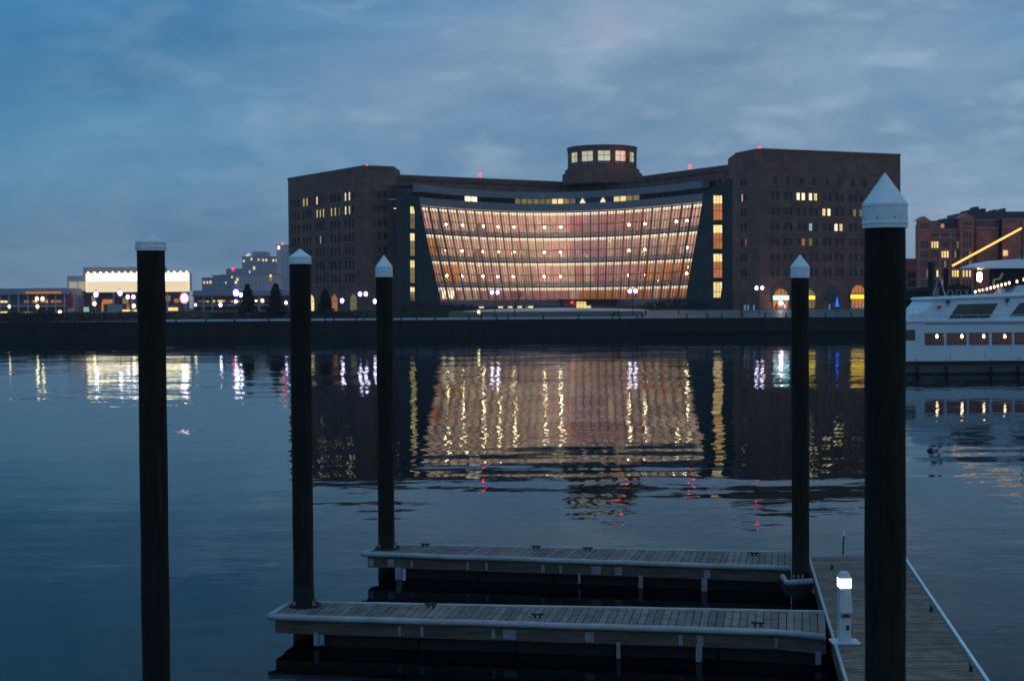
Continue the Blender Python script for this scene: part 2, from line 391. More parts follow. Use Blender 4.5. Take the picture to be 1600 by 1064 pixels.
# ------------------------------------------------------------------ water, quay, land
def water_material():
    m = bpy.data.materials.new('harbour_water'); m.use_nodes = True; t = m.node_tree; n = t.nodes; l = t.links
    b = n['Principled BSDF']; b.inputs['Base Color'].default_value = (0.001, 0.004, 0.008, 1)
    b.inputs['Roughness'].default_value = 0.015; b.inputs['IOR'].default_value = 1.15
    geo = n.new('ShaderNodeNewGeometry')
    def nz(scale, sc, detail=2, off=(0, 0, 0), rot=0):
        mp = n.new('ShaderNodeMapping'); mp.inputs['Scale'].default_value = sc; mp.inputs['Location'].default_value = off
        mp.inputs['Rotation'].default_value = (0, 0, rot)
        l.new(geo.outputs['Position'], mp.inputs[0])
        x = n.new('ShaderNodeTexNoise'); x.inputs['Scale'].default_value = scale; x.inputs['Detail'].default_value = detail
        l.new(mp.outputs[0], x.inputs['Vector'])
        s = n.new('ShaderNodeVectorMath'); s.operation = 'SUBTRACT'; s.inputs[1].default_value = (.5, .5, .5)
        l.new(x.outputs['Color'], s.inputs[0]); return s.outputs[0], x.outputs['Fac']
    def sc(v, s):
        x = n.new('ShaderNodeVectorMath'); x.operation = 'MULTIPLY'; l.new(v, x.inputs[0]); x.inputs[1].default_value = s; return x.outputs[0]
    def scv(v, f):
        x = n.new('ShaderNodeVectorMath'); x.operation = 'SCALE'; l.new(v, x.inputs[0]); l.new(f, x.inputs['Scale']); return x.outputs[0]
    def add(a, c_):
        x = n.new('ShaderNodeVectorMath'); l.new(a, x.inputs[0]); l.new(c_, x.inputs[1]); return x.outputs[0]
    def mp_(fac, a, b_, c_, d_):
        r = n.new('ShaderNodeMapRange'); l.new(fac, r.inputs[0]); r.interpolation_type = 'SMOOTHSTEP'
        for i, v in enumerate((a, b_, c_, d_)): r.inputs[i + 1].default_value = v
        return r.outputs[0]
    swell, _ = nz(1, (.05, .16, 1), 1)
    mid, _ = nz(1, (.25, .9, 1), 2, (5, 3, 0), .12)
    fine, _ = nz(1, (1.6, 4.5, 1), 2, (1, 7, 0), -.1)
    tot = add(add(sc(swell, (.05, .022, 0)), sc(mid, (.10, .030, 0))), sc(fine, (.035, .034, 0)))
    # a breeze patch in the middle distance with longer, steeper ripples
    _, patch = nz(1, (.012, .035, 1), 2, (2.2, .4, 0))
    pm = mp_(patch, .40, .62, .65, 1.25)
    tot = scv(tot, pm)
    band, _ = nz(1, (.07, .55, 1), 1, (9, 2, 0), .03)
    sp_ = n.new('ShaderNodeSeparateXYZ'); l.new(geo.outputs['Position'], sp_.inputs[0])
    a = mp_(sp_.outputs[1], 44, 52, 0, 1); b2 = mp_(sp_.outputs[1], 60, 76, 1, 0); cc = mp_(sp_.outputs[0], -12, -4, 0, 1)
    mm = n.new('ShaderNodeMath'); mm.operation = 'MULTIPLY'; l.new(a, mm.inputs[0]); l.new(b2, mm.inputs[1])
    m2 = n.new('ShaderNodeMath'); m2.operation = 'MULTIPLY'; l.new(mm.outputs[0], m2.inputs[0]); l.new(cc, m2.inputs[1])
    tot = add(tot, scv(sc(band, (.05, .065, 0)), m2.outputs[0]))
    # a small ring of disturbed water where something broke the surface
    dv = n.new('ShaderNodeVectorMath'); dv.operation = 'SUBTRACT'; l.new(geo.outputs['Position'], dv.inputs[0])
    q = G(300, 673, 0); dv.inputs[1].default_value = (q.x, q.y, 0)
    dsc = n.new('ShaderNodeVectorMath'); dsc.operation = 'MULTIPLY'; l.new(dv.outputs[0], dsc.inputs[0]); dsc.inputs[1].default_value = (1, .4, 1)
    ln = n.new('ShaderNodeVectorMath'); ln.operation = 'LENGTH'; l.new(dsc.outputs[0], ln.inputs[0])
    rm = mp_(ln.outputs['Value'], .4, 1.4, 1, 0)
    chop, _ = nz(1, (3, 6, 1), 1, (4, 4, 0))
    tot = add(tot, scv(sc(chop, (.2, .16, 0)), rm))
    up_ = n.new('ShaderNodeVectorMath'); l.new(tot, up_.inputs[0]); up_.inputs[1].default_value = (0, 0, 1)
    nn = n.new('ShaderNodeVectorMath'); nn.operation = 'NORMALIZE'; l.new(up_.outputs[0], nn.inputs[0])
    n.remove(b); df = n.new('ShaderNodeBsdfDiffuse'); df.inputs[0].default_value = (.0006, .0016, .003, 1)
    gs = n.new('ShaderNodeBsdfGlossy'); gs.inputs['Color'].default_value = (.82, .93, .97, 1); gs.inputs['Roughness'].default_value = .02
    fr = n.new('ShaderNodeFresnel'); fr.inputs['IOR'].default_value = 1.15; mxs = n.new('ShaderNodeMixShader')
    for x in (gs, fr): l.new(nn.outputs[0], x.inputs['Normal'])
    l.new(fr.outputs[0], mxs.inputs[0]); l.new(df.outputs[0], mxs.inputs[1]); l.new(gs.outputs[0], mxs.inputs[2]); l.new(mxs.outputs[0], n['Material Output'].inputs[0])
    return m
mb = MB(); mb.add([(-900, -60, 0), (900, -60, 0), (900, 330, 0), (-900, 330, 0)], [(0, 1, 2, 3)])
struct('water', mb, water_material())
QY, QZ, LZ = 314.0, 3.2, 4.85
def land_z(y): return QZ if y < QY + 4 else min(LZ, QZ + (LZ - QZ) * (y - QY - 4) / 9)
def my(Y): return Y if Y >= 340 else QY + 3 + (Y - 280) * .2
mb = MB(); ys = [QY, QY + 4, QY + 13, 360, 600, 1500]
for i in range(len(ys) - 1):
    a, b = ys[i], ys[i + 1]
    mb.add([(-1200, a, land_z(a)), (1200, a, land_z(a)), (1200, b, land_z(b)), (-1200, b, land_z(b))], [(0, 1, 2, 3)], 1 if i == 0 else 0)
struct('ground', mb, [M['ground'], M['promenade']])
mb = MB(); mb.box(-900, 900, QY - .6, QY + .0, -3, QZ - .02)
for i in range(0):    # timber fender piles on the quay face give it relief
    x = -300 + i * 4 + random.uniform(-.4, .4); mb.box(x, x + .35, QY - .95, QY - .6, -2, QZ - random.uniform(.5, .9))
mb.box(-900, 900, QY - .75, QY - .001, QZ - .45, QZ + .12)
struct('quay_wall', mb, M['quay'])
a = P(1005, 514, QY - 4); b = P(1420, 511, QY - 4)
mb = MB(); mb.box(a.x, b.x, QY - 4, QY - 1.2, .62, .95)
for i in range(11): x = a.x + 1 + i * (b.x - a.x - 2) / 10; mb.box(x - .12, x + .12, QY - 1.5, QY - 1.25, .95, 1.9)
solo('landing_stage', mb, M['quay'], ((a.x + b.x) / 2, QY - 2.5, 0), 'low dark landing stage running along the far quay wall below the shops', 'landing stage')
a = P(232, 500, QY + 3).x; b = P(1010, 500, QY + 3).x
mb = MB(); mb.box(a, b, QY + 3, QY + 3.6, QZ - .1, QZ + .52)
solo('seat_wall', mb, M['promenade'], ((a + b) / 2, QY + 3.3, QZ), 'long low pale granite wall along the far promenade behind the bollards', 'low wall')
a = P(1010, 500, QY + 3).x; b = P(1420, 500, QY + 3).x
mb = MB(); mb.prism([(a, QY + 3), (b, QY + 3), (b, 326.4), (a, 326.4)], QZ - .2, [QZ + .1, QZ + .1, LZ + .08, LZ + .08]); struct('pavement', mb, M['pavement'])
# raised pale plaza dome in front of the glass hall
c0 = P(868, 492, 341); mb = MB(); rx = 25; ry = 15; n = 40
vs = [(c0.x, c0.y, LZ + .75)]
for j in range(1, 7):
    for i in range(n):
        t = 2 * math.pi * i / n; r = j / 6
        vs.append((c0.x + rx * r * math.cos(t), c0.y + ry * r * math.sin(t), LZ + .75 * (1 - r ** 2) - .6 * (r > .99)))
fs = [(0, 1 + i, 1 + (i + 1) % n) for i in range(n)]
for j in range(5):
    for i in range(n): fs.append((1 + j * n + i, 1 + (j + 1) * n + i, 1 + (j + 1) * n + (i + 1) % n, 1 + j * n + (i + 1) % n))
mb.add(vs, fs); struct('plaza', mb, M['promenade'], True)

# ------------------------------------------------------------------ courthouse
H = CAM.z
D = {}
def XY(px, Y): p = P(px, 476, Y); return Vector((p.x, p.y))
A_ = XY(452, 395); B_ = XY(572, 360); C_ = XY(618, 364)
P0 = XY(618, 368); P1 = XY(880, 393); P2 = XY(996, 380); P3 = XY(1150, 346)
E_ = XY(1150, 337); F_ = XY(1187, 327); G_ = XY(1407, 342)
ZB = H + 34.2; ZM = H + 32.6
court = thing('courthouse', 'wide dark brick courthouse with a concave lit glass hall and a rooftop drum', 'building',
              ((A_.x + G_.x) / 2, 372, LZ))
slot = {'pane_white': 'w'}
LIT = [(467.6, 322.6, 'pane_dim'), (476, 318, 'pane_lit'), (496, 315, 'pane_white'), (543, 309, 'pane_white'),
       (498, 335, 'pane_lit'), (506, 335, 'pane_lit'), (519, 333, 'pane_lit'), (525, 333, 'pane_lit'), (531, 332, 'pane_dim'), (541, 330, 'pane_white'), (547, 329, 'pane_lit'),
       (500, 379, 'pane_teal'),
       (1249, 308, 'pane_white'), (1256, 308, 'pane_white'), (1267, 308, 'pane_white'), (1275, 308, 'pane_lit'),
       (1289, 330, 'pane_lit'), (1296, 331, 'pane_white'), (1307, 354, 'pane_white'), (1315, 354, 'pane_lit'),
       (1162, 312, 'pane_lit'), (1168, 312, 'pane_lit'), (1333, 332, 'pane_dim'), (1344, 332, 'pane_dim'), (1269, 352, 'pane_teal'),
       (1258, 377, 'pane_amber'), (1270, 377, 'pane_dim'), (1166, 377, 'pane_amber'), (1345, 398, 'pane_dim')]
LIT = [(x, y, k_) for x, y, k_ in LIT]
wn = window_meshes('window', 1.05, 2.1)
ww = window_meshes('window', .98, 1.7)
rows = [27.2 - 3.4 * i for i in range(7)]
def face(p0, p1, ztop, groups, wm, rws, extra=None, zb=LZ - .3):
    """groups: list of u centres"""
    Ln = (Vector(p1) - Vector(p0)).length; w, h = wm[2], wm[3]; ops = []; pos = []
    for r, z in enumerate(rws):
        for u in groups(Ln, r):
            ops.append((u - w / 2, u + w / 2, H + z - h / 2, H + z + h / 2)); pos.append((u, H + z - h / 2))
    aops = list(extra or [])
    mb = MB(); q0, d, nrm, rz = wall_mb(mb, p0, p1, zb, ztop, ops + aops)
    part('wall', mb, M['brick'], court)
    for u, v in pos:
        q = q0 + d * u; key = lit_key((q.x, q.y, v + h / 2), LIT)
        put_window(wm, court, q0, d, rz, u, v, key)
    # string courses standing 6 cm proud, butted between storeys
    for r, z in enumerate(rws):
        mb = MB(); zz = H + z - h / 2 - .28
        a = q0 + nrm * .03 + Vector((0, 0, zz)); b = q0 + d * Ln + nrm * .03 + Vector((0, 0, zz))
        mb.beam(a + d * .02, b - d * .02, .1, .2); part('string_course', mb, M['stone_trim'], court)
    mb = MB(); a = q0 + nrm * .05 + Vector((0, 0, ztop - .2)); mb.beam(a, a + d * Ln, .3, .45); part('parapet', mb, M['stone_trim'], court)
    return q0, d, nrm, rz, Ln
def gA(Ln, r):
    g = []
    for k_ in range(6):
        c_ = 3.6 + k_ * (Ln - 7.2) / 5
        g += [c_ - 1.45, c_, c_ + 1.45]
    return g
arches = []
def arch_u(px, p0, p1):
    p0 = Vector(p0); p1 = Vector(p1); best = min(range(1001), key=lambda i: abs(proj((*(p0 + (p1 - p0) * i / 1000), LZ))[0] - px))
    return (p1 - p0).length * best / 1000
def make_arch(q0, d, nrm, rz, u, w, h, key, label=None):
    root = court; off = court.location; n = 12
    mb = MB(); z0 = LZ + .3                         # stone arch surround, proud of the wall
    hs = h - w / 2
    def ringpts(rr): return [(-rr, 0)] + [(-rr * math.cos(math.pi * i / n), hs + rr * math.sin(math.pi * i / n)) for i in range(n + 1)] + [(rr, 0)]
    inn = ringpts(w / 2); outr = ringpts(w / 2 + .45)
    W_ = lambda x, z, y: q0 + d * (u + x) + nrm * y + Vector((0, 0, z0 + z))
    k_ = len(inn)
    vs = [W_(x, z, .14) for x, z in inn] + [W_(x, z, .14) for x, z in outr] + [W_(x, z, .004) for x, z in inn] + [W_(x, z, .004) for x, z in outr]
    fs = []
    for i in range(k_ - 1):
        fs += [(i, i + 1, k_ + i + 1, k_ + i), (k_ + i, k_ + i + 1, 3 * k_ + i + 1, 3 * k_ + i), (i, 2 * k_ + i, 2 * k_ + i + 1, i + 1)]
    mb.add(vs, fs); s = part('arch_surround', mb, M['stone_trim'], court)
    mb = MB(); vs = [W_(x, z, .03) for x, z in inn]; mb.add(vs, [tuple(range(len(vs)))[::-1]])
    vs = [W_(x, z, .01) for x, z in inn]; mb.add(vs, [tuple(range(len(vs)))])
    part('arch_glazing', mb, M[key], s)
    mb = MB()
    for i in range(1, 4): x = -w / 2 + w * i / 4; hh = hs + math.sqrt(max(0, (w / 2) ** 2 - x * x)) - .03; a = W_(x, 0, .06); mb.beam(a, W_(x, hh, .06), .09, .09)
    mb.beam(W_(-w / 2, hs, .065), W_(w / 2, hs, .065), .08, .12)
    part('glazing_bars', mb, M['frame'], s)

fA = face(A_, B_, ZB, lambda Ln, r: [arch_u(p, A_, B_) for p in (457.5, 462.5, 467.5, 476, 481, 486, 496.5, 501.5, 506.5, 519, 525, 531, 541, 547, 553)], wn, rows)
for px, key in ((487, 'pane_lit'), (523, 'pane_amber'), (553, 'pane_dim')):
    make_arch(fA[0], fA[1], fA[2], fA[3], arch_u(px, A_, B_), 3.4, 4.2, key)
fB = face(B_, C_, ZB, lambda Ln, r: [Ln * .3, Ln * .3 + 1.5, Ln * .3 + 3.0] if r < 6 else [], ww, rows[:6])
fE = face(E_, F_, ZB, lambda Ln, r: [Ln * .34 - .8, Ln * .34 + .8], ww, rows)
def gF(Ln, r):
    g = []
    for k_ in range(10):
        c_ = arch_u((1211, 1231, 1252.3, 1271.3, 1292.3, 1311, 1332.5, 1350, 1371, 1390)[k_], F_, G_)
        g += ([c_] if r == 0 else [c_ - .68, c_ + .68])
    return g
fF = face(F_, G_, ZB, gF, ww, rows)
for px, key in ((1220, 'pane_amber'), (1262, 'pane_dim'), (1300, 'pane_dark'), (1341, 'pane_amber'), (1385, 'pane_dim')):
    make_arch(fF[0], fF[1], fF[2], fF[3], arch_u(px, F_, G_), 3.8, 5.2 if px > 1290 else 4.4, key)
# receding outer flanks and rear so the blocks are solid
def plain(p0, p1, z1, m_='brick'):
    mb = MB(); wall_mb(mb, p0, p1, LZ - .3, z1, []); return part('wall', mb, M[m_], court)
A2 = Vector((A_.x + 18, A_.y + 45)); G2 = Vector((G_.x - 2, G_.y + 60)); MID = Vector((13, 440))
plain(A2, A_, ZB); plain(G_, G2, ZB); plain(C_, C_ + Vector((0.5, 12)), ZB); plain(E_ + Vector((0.3, 14)), E_, ZB)
plain(G2, MID, ZM); plain(MID, A2, ZM)
plain(C_, XY(620.5, 358.2), H + 29.0, 'granite'); plain(XY(1149.5, 342), E_ + Vector((.1, .3)), H + 29.4, 'granite')
# main walls behind the glass hall
def small_row(Ln, r): return [2 + 3.1 * i for i in range(int((Ln - 3) / 3.1))] if r == 0 else []
LIT += [(626, 292, 'pane_white'), (1008, 296, 'pane_lit'), (750, 297, 'pane_dim')]
wsml = window_meshes('window', 1.1, 1.5)
mb = MB()
face(P0, P1, ZM, lambda Ln, r: [2 + 4.4 * i for i in range(int((Ln - 3) / 4.4))], wsml, [28.9], zb=H + 25.8)
face(P1, P2, ZM, lambda Ln, r: [], wsml, [], zb=H + 25.8)
face(P2, P3, ZM, lambda Ln, r: [3 + 4.4 * i for i in range(int((Ln - 4) / 4.4))], wsml, [28.9], zb=H + 25.8)
mb = MB()
mb.prism([A_ + Vector((.2, .2)), B_ + Vector((.0, .3)), C_ + Vector((-.2, .3)), C_ + Vector((.3, 12)), A2], ZB - 1.2, ZB - .8)
mb.prism([E_ + Vector((.3, .2)), F_ + Vector((0, .3)), G_ + Vector((-.3, .3)), G2, E_ + Vector((0.4, 14))], ZB - 1.2, ZB - .8)
mb.prism([P0, P1, P2, P3, G2, MID, A2], ZM - 1.6, ZM - 1.25)
part('roof', mb, M['hotel_dark'], court)
# rotunda
RC = XY(942, 392); RR = 9.2
mb = MB(); mb.lathe(RC.x, RC.y, [(10.6, ZM - 1.2), (10.6, H + 34.3), (9.9, H + 34.3), (9.9, H + 35.4), (RR, H + 35.4)], 64, 0, True)
part('rotunda_base', mb, M['brick'], court, False)
z1, z2, z3 = H + 35.4, H + 36.4, H + 39.9
mb = MB(); n = 96; v = []
ang = lambda i: 2 * math.pi * i / n - math.pi / 2
def cyl_patch(i0, i1, za, zb, r, flip=False):
    for i in range(i0, i1):
        a0, a1 = ang(i), ang(i + 1)
        q = [(RC.x + r * math.cos(a0), RC.y + r * math.sin(a0), za), (RC.x + r * math.cos(a1), RC.y + r * math.sin(a1), za),
             (RC.x + r * math.cos(a1), RC.y + r * math.sin(a1), zb), (RC.x + r * math.cos(a0), RC.y + r * math.sin(a0), zb)]
        mb.add(q[::-1] if flip else q, [(0, 1, 2, 3)])
ZT = H + 41.3
for rr, fl in ((RR, False), (RR - .7, True)):
    cyl_patch(0, n, z1, z2, rr, fl); cyl_patch(0, n, z3, ZT, rr, fl)
    for k_ in range(12): cyl_patch(k_ * 8 + 3, k_ * 8 + 5 + 0, z2, z3, rr, fl)
for k_ in range(12):        # jambs, sill and head of each opening
    for i in (k_ * 8 + 3, k_ * 8 + 5):
        a = ang(i); ca, sa = math.cos(a), math.sin(a)
        mb.add([(RC.x + RR * ca, RC.y + RR * sa, z2), (RC.x + (RR - .7) * ca, RC.y + (RR - .7) * sa, z2), (RC.x + (RR - .7) * ca, RC.y + (RR - .7) * sa, z3), (RC.x + RR * ca, RC.y + RR * sa, z3)], [(0, 1, 2, 3)])
for i in range(n):
    a0, a1 = ang(i), ang(i + 1)
    for zz in (z2, z3, ZT):
        mb.add([(RC.x + r * math.cos(a), RC.y + r * math.sin(a), zz) for r, a in ((RR, a0), (RR, a1), (RR - .7, a1), (RR - .7, a0))], [(0, 1, 2, 3)])
part('rotunda', mb, M['brick'], court)
mb = MB(); mb.lathe(RC.x, RC.y, [(RR + .15, ZT - .4), (RR + .15, ZT + .02), (RR - .72, ZT + .02)], 64, 0, False); part('parapet', mb, M['stone_trim'], court)
mb = MB(); mb.lathe(RC.x, RC.y, [(RR - .8, ZT - .6), (.01, ZT - .5)], 48, 0, False); part('rotunda_ceiling', mb, M['slab'], court)
mb = MB(); mb.lathe(RC.x, RC.y, [(5.5, ZT - .72), (5.5, ZT - .62)], 32); part('ceiling_light', mb, emit('drum_light', (1, .9, .55), 3.0), court)
RG = emit('drum_glazing_glow', (0.80, 0.80, 0.52), 0.62, .35, .5)
for k_ in range(12):
    a = ang(k_ * 8 - 3 + 8), ang(k_ * 8 + 3 + 0)
    a0, a1 = ang(k_ * 8 + 5), ang(k_ * 8 + 11)
    r = RR - .5; mb = MB()
    q0 = Vector((RC.x + r * math.cos(a0), RC.y + r * math.sin(a0), z2)); q1 = Vector((RC.x + r * math.cos(a1), RC.y + r * math.sin(a1), z2))
    fr = MB()
    for zz in (z2 + .06, z3 - .06, (z2 + z3) / 2 + .5, z2 + .75): fr.beam(q0 + Vector((0, 0, zz - z2)), q1 + Vector((0, 0, zz - z2)), .1, .1)
    for t in (0.02, .5, .98): qq = q0.lerp(q1, t); fr.beam(qq, qq + Vector((0, 0, z3 - z2)), .1, .1)
    wo = part('rotunda_window', fr, M['frame'], court)
    dd = (q1 - q0).normalized().cross(Vector((0, 0, 1))) * -.06
    lo = .72
    mb.add([q0 + dd + Vector((0, 0, lo)), q1 + dd + Vector((0, 0, lo)), q1 + dd + Vector((0, 0, z3 - z2)), q0 + dd + Vector((0, 0, z3 - z2))], [(0, 1, 2, 3)])
    part('pane', mb, RG, wo)
    mb = MB(); mb.add([q0 + dd, q1 + dd, q1 + dd + Vector((0, 0, lo)), q0 + dd + Vector((0, 0, lo))], [(0, 1, 2, 3)])
    part('spandrel', mb, M['metal_band'], wo)
# glass hall
def arc3(p, q, r):      # quadratic curve through p, q, r
    def f(t):
        t = max(-.05, min(1.05, t))
        return p * ((1 - t) * (1 - 2 * t)) + q * (4 * t * (1 - t)) + r * (t * (2 * t - 1))
    return f
gt = arc3(XY(654, 356), XY(872, 383), XY(1101, 350))
gb = arc3(XY(686, 359), XY(878, 385), XY(1074, 354))
ZGT, ZGB = H + 24.0, H + 1.3
def gl(t, z, off=0.0):
    s = (ZGT - z) / (ZGT - ZGB); p = gt(t).lerp(gb(t), s)
    e = .01; q = gt(t + e) - gt(t - e); nrm = Vector((-q.y, q.x)).normalized()     # points away from the water
    p = p + nrm * off; return Vector((p.x, p.y, z))
NC = 32; slabz = [H + 24.0, H + 17.45, H + 10.95, H + 4.55]
zr = [ZGT]
for a, b in zip(slabz, slabz[1:]): zr += [a - 3.4, b]
zr += [ZGB]
for j in range(len(zr) - 1):
    for i in range(NC):
        t0, t1 = i / NC + .001, (i + 1) / NC - .001; mb = MB(); a, b = zr[j] - .05, zr[j + 1] + .05
        vs = [gl(t0, b), gl(t1, b), gl(t1, a), gl(t0, a)]; mb.add(vs, [(0, 1, 2, 3)])
        part('pane', mb, M['glass'], court)
for i in range(NC + 1):
    t = i / NC; mb = MB()
    for za, zb in ((ZGT, ZGB),):
        a0, a1, b0, b1 = gl(t, ZGT, -.55), gl(t, ZGT, .12), gl(t, ZGB, -.55), gl(t, ZGB, .12)
        s = (gt(t + .01) - gt(t - .01)).normalized() * .07; s = Vector((s.x, s.y, 0))
        mb.hexa([b0 - s, b0 + s, b1 + s, b1 - s, a0 - s, a0 + s, a1 + s, a1 - s])
    part('mullion', mb, M['mullion'], court)
for i in range(NC):
    for f_ in (1 / 3, 2 / 3):
        t = (i + f_) / NC; mb = MB(); s = (gt(t + .01) - gt(t - .01)).normalized() * .035; s = Vector((s.x, s.y, 0))
        a0, a1, b0, b1 = gl(t, ZGT, -.25), gl(t, ZGT, -.02), gl(t, ZGB, -.25), gl(t, ZGB, -.02)
        mb.hexa([b0 - s, b0 + s, b1 + s, b1 - s, a0 - s, a0 + s, a1 + s, a1 - s])
        part('glazing_bar', mb, M['mullion'], court)
def ribbon(z0, z1, o0, o1, t0=0, t1=1, n=32, name='band', m_='metal_band', par=None):
    mb = MB()
    for i in range(n):
        a, b = t0 + (t1 - t0) * i / n, t0 + (t1 - t0) * (i + 1) / n
        lo = max(z0, ZGB); 
        def g_(t, zc_, z, o): p = gl(t, min(max(zc_, ZGB), ZGT), o); return Vector((p.x, p.y, z))
        zc_ = (z0 + z1) / 2
        mb.hexa([g_(a, zc_, z0, o0), g_(b, zc_, z0, o0), g_(b, zc_, z0, o1), g_(a, zc_, z0, o1), g_(a, zc_, z1, o0), g_(b, zc_, z1, o0), g_(b, zc_, z1, o1), g_(a, zc_, z1, o1)])
    return part(name, mb, M[m_], par or court)
for z in zr[1:-1]: ribbon(z - .09, z + .09, -.12, .1, name='transom', m_='transom')
for k_, z in enumerate(slabz):
    if k_: ribbon(z - .28, z - .02, .4, 7.4, name='floor_slab', m_='slab'); ribbon(z, z + 1.25, 1.6, 1.8, name='gallery_parapet', m_='parapet')
    ribbon(z - .42, z - .32, .45, 7.3, name='ceiling_light', m_='ceil')
    ribbon(z - .95, z - .43, 1.9, 2.1, name='cove_light', m_='cove')
# back wall in sections of different finish
def t_of(px, z): return min((i / 400 for i in range(401)), key=lambda t: abs(proj(gl(t, z))[0] - px))
secs = [(0, 700, 'wood', 'plaster', 'wood'), (700, 885, 'plaster', 'plaster', 'plaster'), (885, 978, 'int_brick', 'int_brick', 'int_brick'),
        (978, 1040, 'plaster', 'plaster', 'wood'), (1040, 1400, 'plaster', 'wood', 'wood')]
lv = [(slabz[0], slabz[1]), (slabz[1], slabz[2]), (slabz[2], slabz[3]), (slabz[3], ZGB - 2)]
fin = [['wood', 'plaster', 'int_brick', 'plaster', 'plaster'], ['wood', 'plaster', 'int_brick', 'plaster', 'wood'], ['wood', 'plaster', 'int_brick', 'wood', 'wood'], ['int_brick', 'int_brick', 'wood', 'wood', 'wood']]
cuts = [[0, 700, 885, 980, 1078, 1400], [0, 722, 885, 980, 1052, 1400], [0, 750, 890, 980, 1022, 1400], [0, 752, 895, 985, 1015, 1400]]
for j, (za, zb) in enumerate(lv):
    for s in range(5):
        a = 0 if s == 0 else t_of(cuts[j][s], zb + 2); b = 1 if s == 4 else t_of(cuts[j][s + 1], zb + 2)
        f_ = fin[j][s]; t_ = a; rw = random.Random(j * 10 + s)
        while t_ < b - 1e-4:
            t2 = min(b, t_ + rw.choice((.03, .045, .06))); t2 = b if b - t2 < .012 else t2
            k2 = f_ if f_ == 'wood' and rw.random() < .8 else rw.choice([f_, f_, 'plaster_mauve', 'plaster_tan'])
            ribbon(zb, za - .65, 7.4, 7.6, t_ + .0004, t2 - .0004, max(1, int(30 * (t2 - t_))), 'interior_wall', k2); t_ = t2
# dark arched doorways on the back wall, pale columns, globes
for j, (za, zb) in enumerate(lv[:3]):
    for px in (775, 842, 912, 940, 1020):
        t = t_of(px, zb + 2); c_ = gl(t, zb + 2, 7.32); tv = (gt(t + .01) - gt(t - .01)).normalized(); tv = Vector((tv.x, tv.y, 0))
        n = 8; pts = [(-1.6, 0)] + [(-1.6 * math.cos(math.pi * i / n), 2.0 + 1.6 * math.sin(math.pi * i / n)) for i in range(n + 1)] + [(1.6, 0)]
        mb = MB(); mb.add([Vector((c_.x, c_.y, zb)) + tv * x + Vector((0, 0, z)) for x, z in pts], [tuple(range(len(pts)))[::-1]])
        part('doorway', mb, M['arch_dark'], court)
for px in (829, 1013, 700):
    t = t_of(px, H + 12); mb = MB()
    c_ = gl(t, H + 12, 2.5); mb.box(c_.x - .5, c_.x + .5, c_.y - .3, c_.y + .5, H - 1, ZGT - .7); part('interior_column', mb, M['pale'], court)
gmesh = MB(); gmesh.ball((0, 0, 0), .27, 10, 6); gmesh = gmesh.mesh('globe_lamp', M['lamp_warm'], (0, 0, 0), True)
rmesh = MB(); rmesh.box(-.3, .3, -.1, .1, -.2, .2); rmesh = rmesh.mesh('exit_light', emit('exit_red', (1, .03, .02), 2.5))
GL = [707, 731, 762, 785, 808, 852, 875, 975, 1000, 1047, 1063]
for j, z in enumerate((H + 20.1, H + 13.6, H + 7.25)):
    for px in GL:
        if j == 2 and px == 1047: continue
        p = gl(t_of(px, z), z, 1.9) - court.location; link('globe_lamp', gmesh, court, p)
    for px in (888, 972):
        if j < 2: p = gl(t_of(px, z), z + .4, 2.2) - court.location; link('exit_light', rmesh, court, p)
mb = MB()
for i, px in enumerate(range(706, 736, 6)):
    t = t_of(px, H + 3); c_ = gl(t, H + 3, 5); mb.box(c_.x - .42, c_.x + .42, c_.y, c_.y + .1, H + 1.6, H + 4.0)
part('lit_alcove', mb, M['pane_white'], court)
# bands above the glass, and the clerestory between them
ribbon(H + 24.05, H + 26.0, -.9, .8, -.003, 1.003, name='metal_band')
ribbon(H + 27.3, H + 29.0, -1.1, .8, -.006, 1.006, name='metal_band')
ribbon(H + 29.0, H + 29.15, -.3, 9, 0, 1, name='terrace_roof', m_='hotel_dark')
ribbon(H + 25.8, H + 25.99, .8, 9, 0, 1, name='terrace_floor', m_='slab')
segs = [(730, 750, 'pane_white'), (805, 830, 'pane_dim'), (838, 862, 'pane_dim'), (862, 880, 'pane_lit'), (880, 898, 'pane_dim'), (955, 975, 'pane_lit'), (975, 1000, 'pane_dim')]
n = 44
for i in range(n):
    a, b = i / n, (i + 1) / n; x = proj(gl((a + b) / 2, ZGT))[0]; key = 'pane_dark'
    for s0, s1, kk in segs:
        if s0 < x < s1: key = kk
    ribbon(H + 26.02, H + 27.28, .3, .4, a + .002, b - .002, 2, 'clerestory_pane', key)
for px in (911, 942): t = t_of(px, ZGT); p = gl(t, ZGT, -.1); mb = MB(); mb.lathe(p.x, p.y, [(.75, H + 26.1), (.12, H + 27.2)], 12); part('uplight', mb, emit('uplight', (1, .7, .45), 1.2), court)
# base fascia, soffit lights, recessed wall below the hall
ribbon(ZGB - 1.7, ZGB - .05, -.8, .8, -.02, 1.02, name='base_fascia')
ribbon(LZ - .2, ZGB - 1.7, 4.5, 4.7, 0, 1, name='recessed_wall', m_='granite')
for px in (752, 782, 797, 812, 829):
    t = t_of(px, ZGB); p = gl(t, ZGB, .0); mb = MB(); mb.box(p.x - .6, p.x + .6, p.y - .9, p.y - .5, ZGB - 2.15, ZGB - 1.75); part('soffit_light', mb, M['pane_lit'], court)
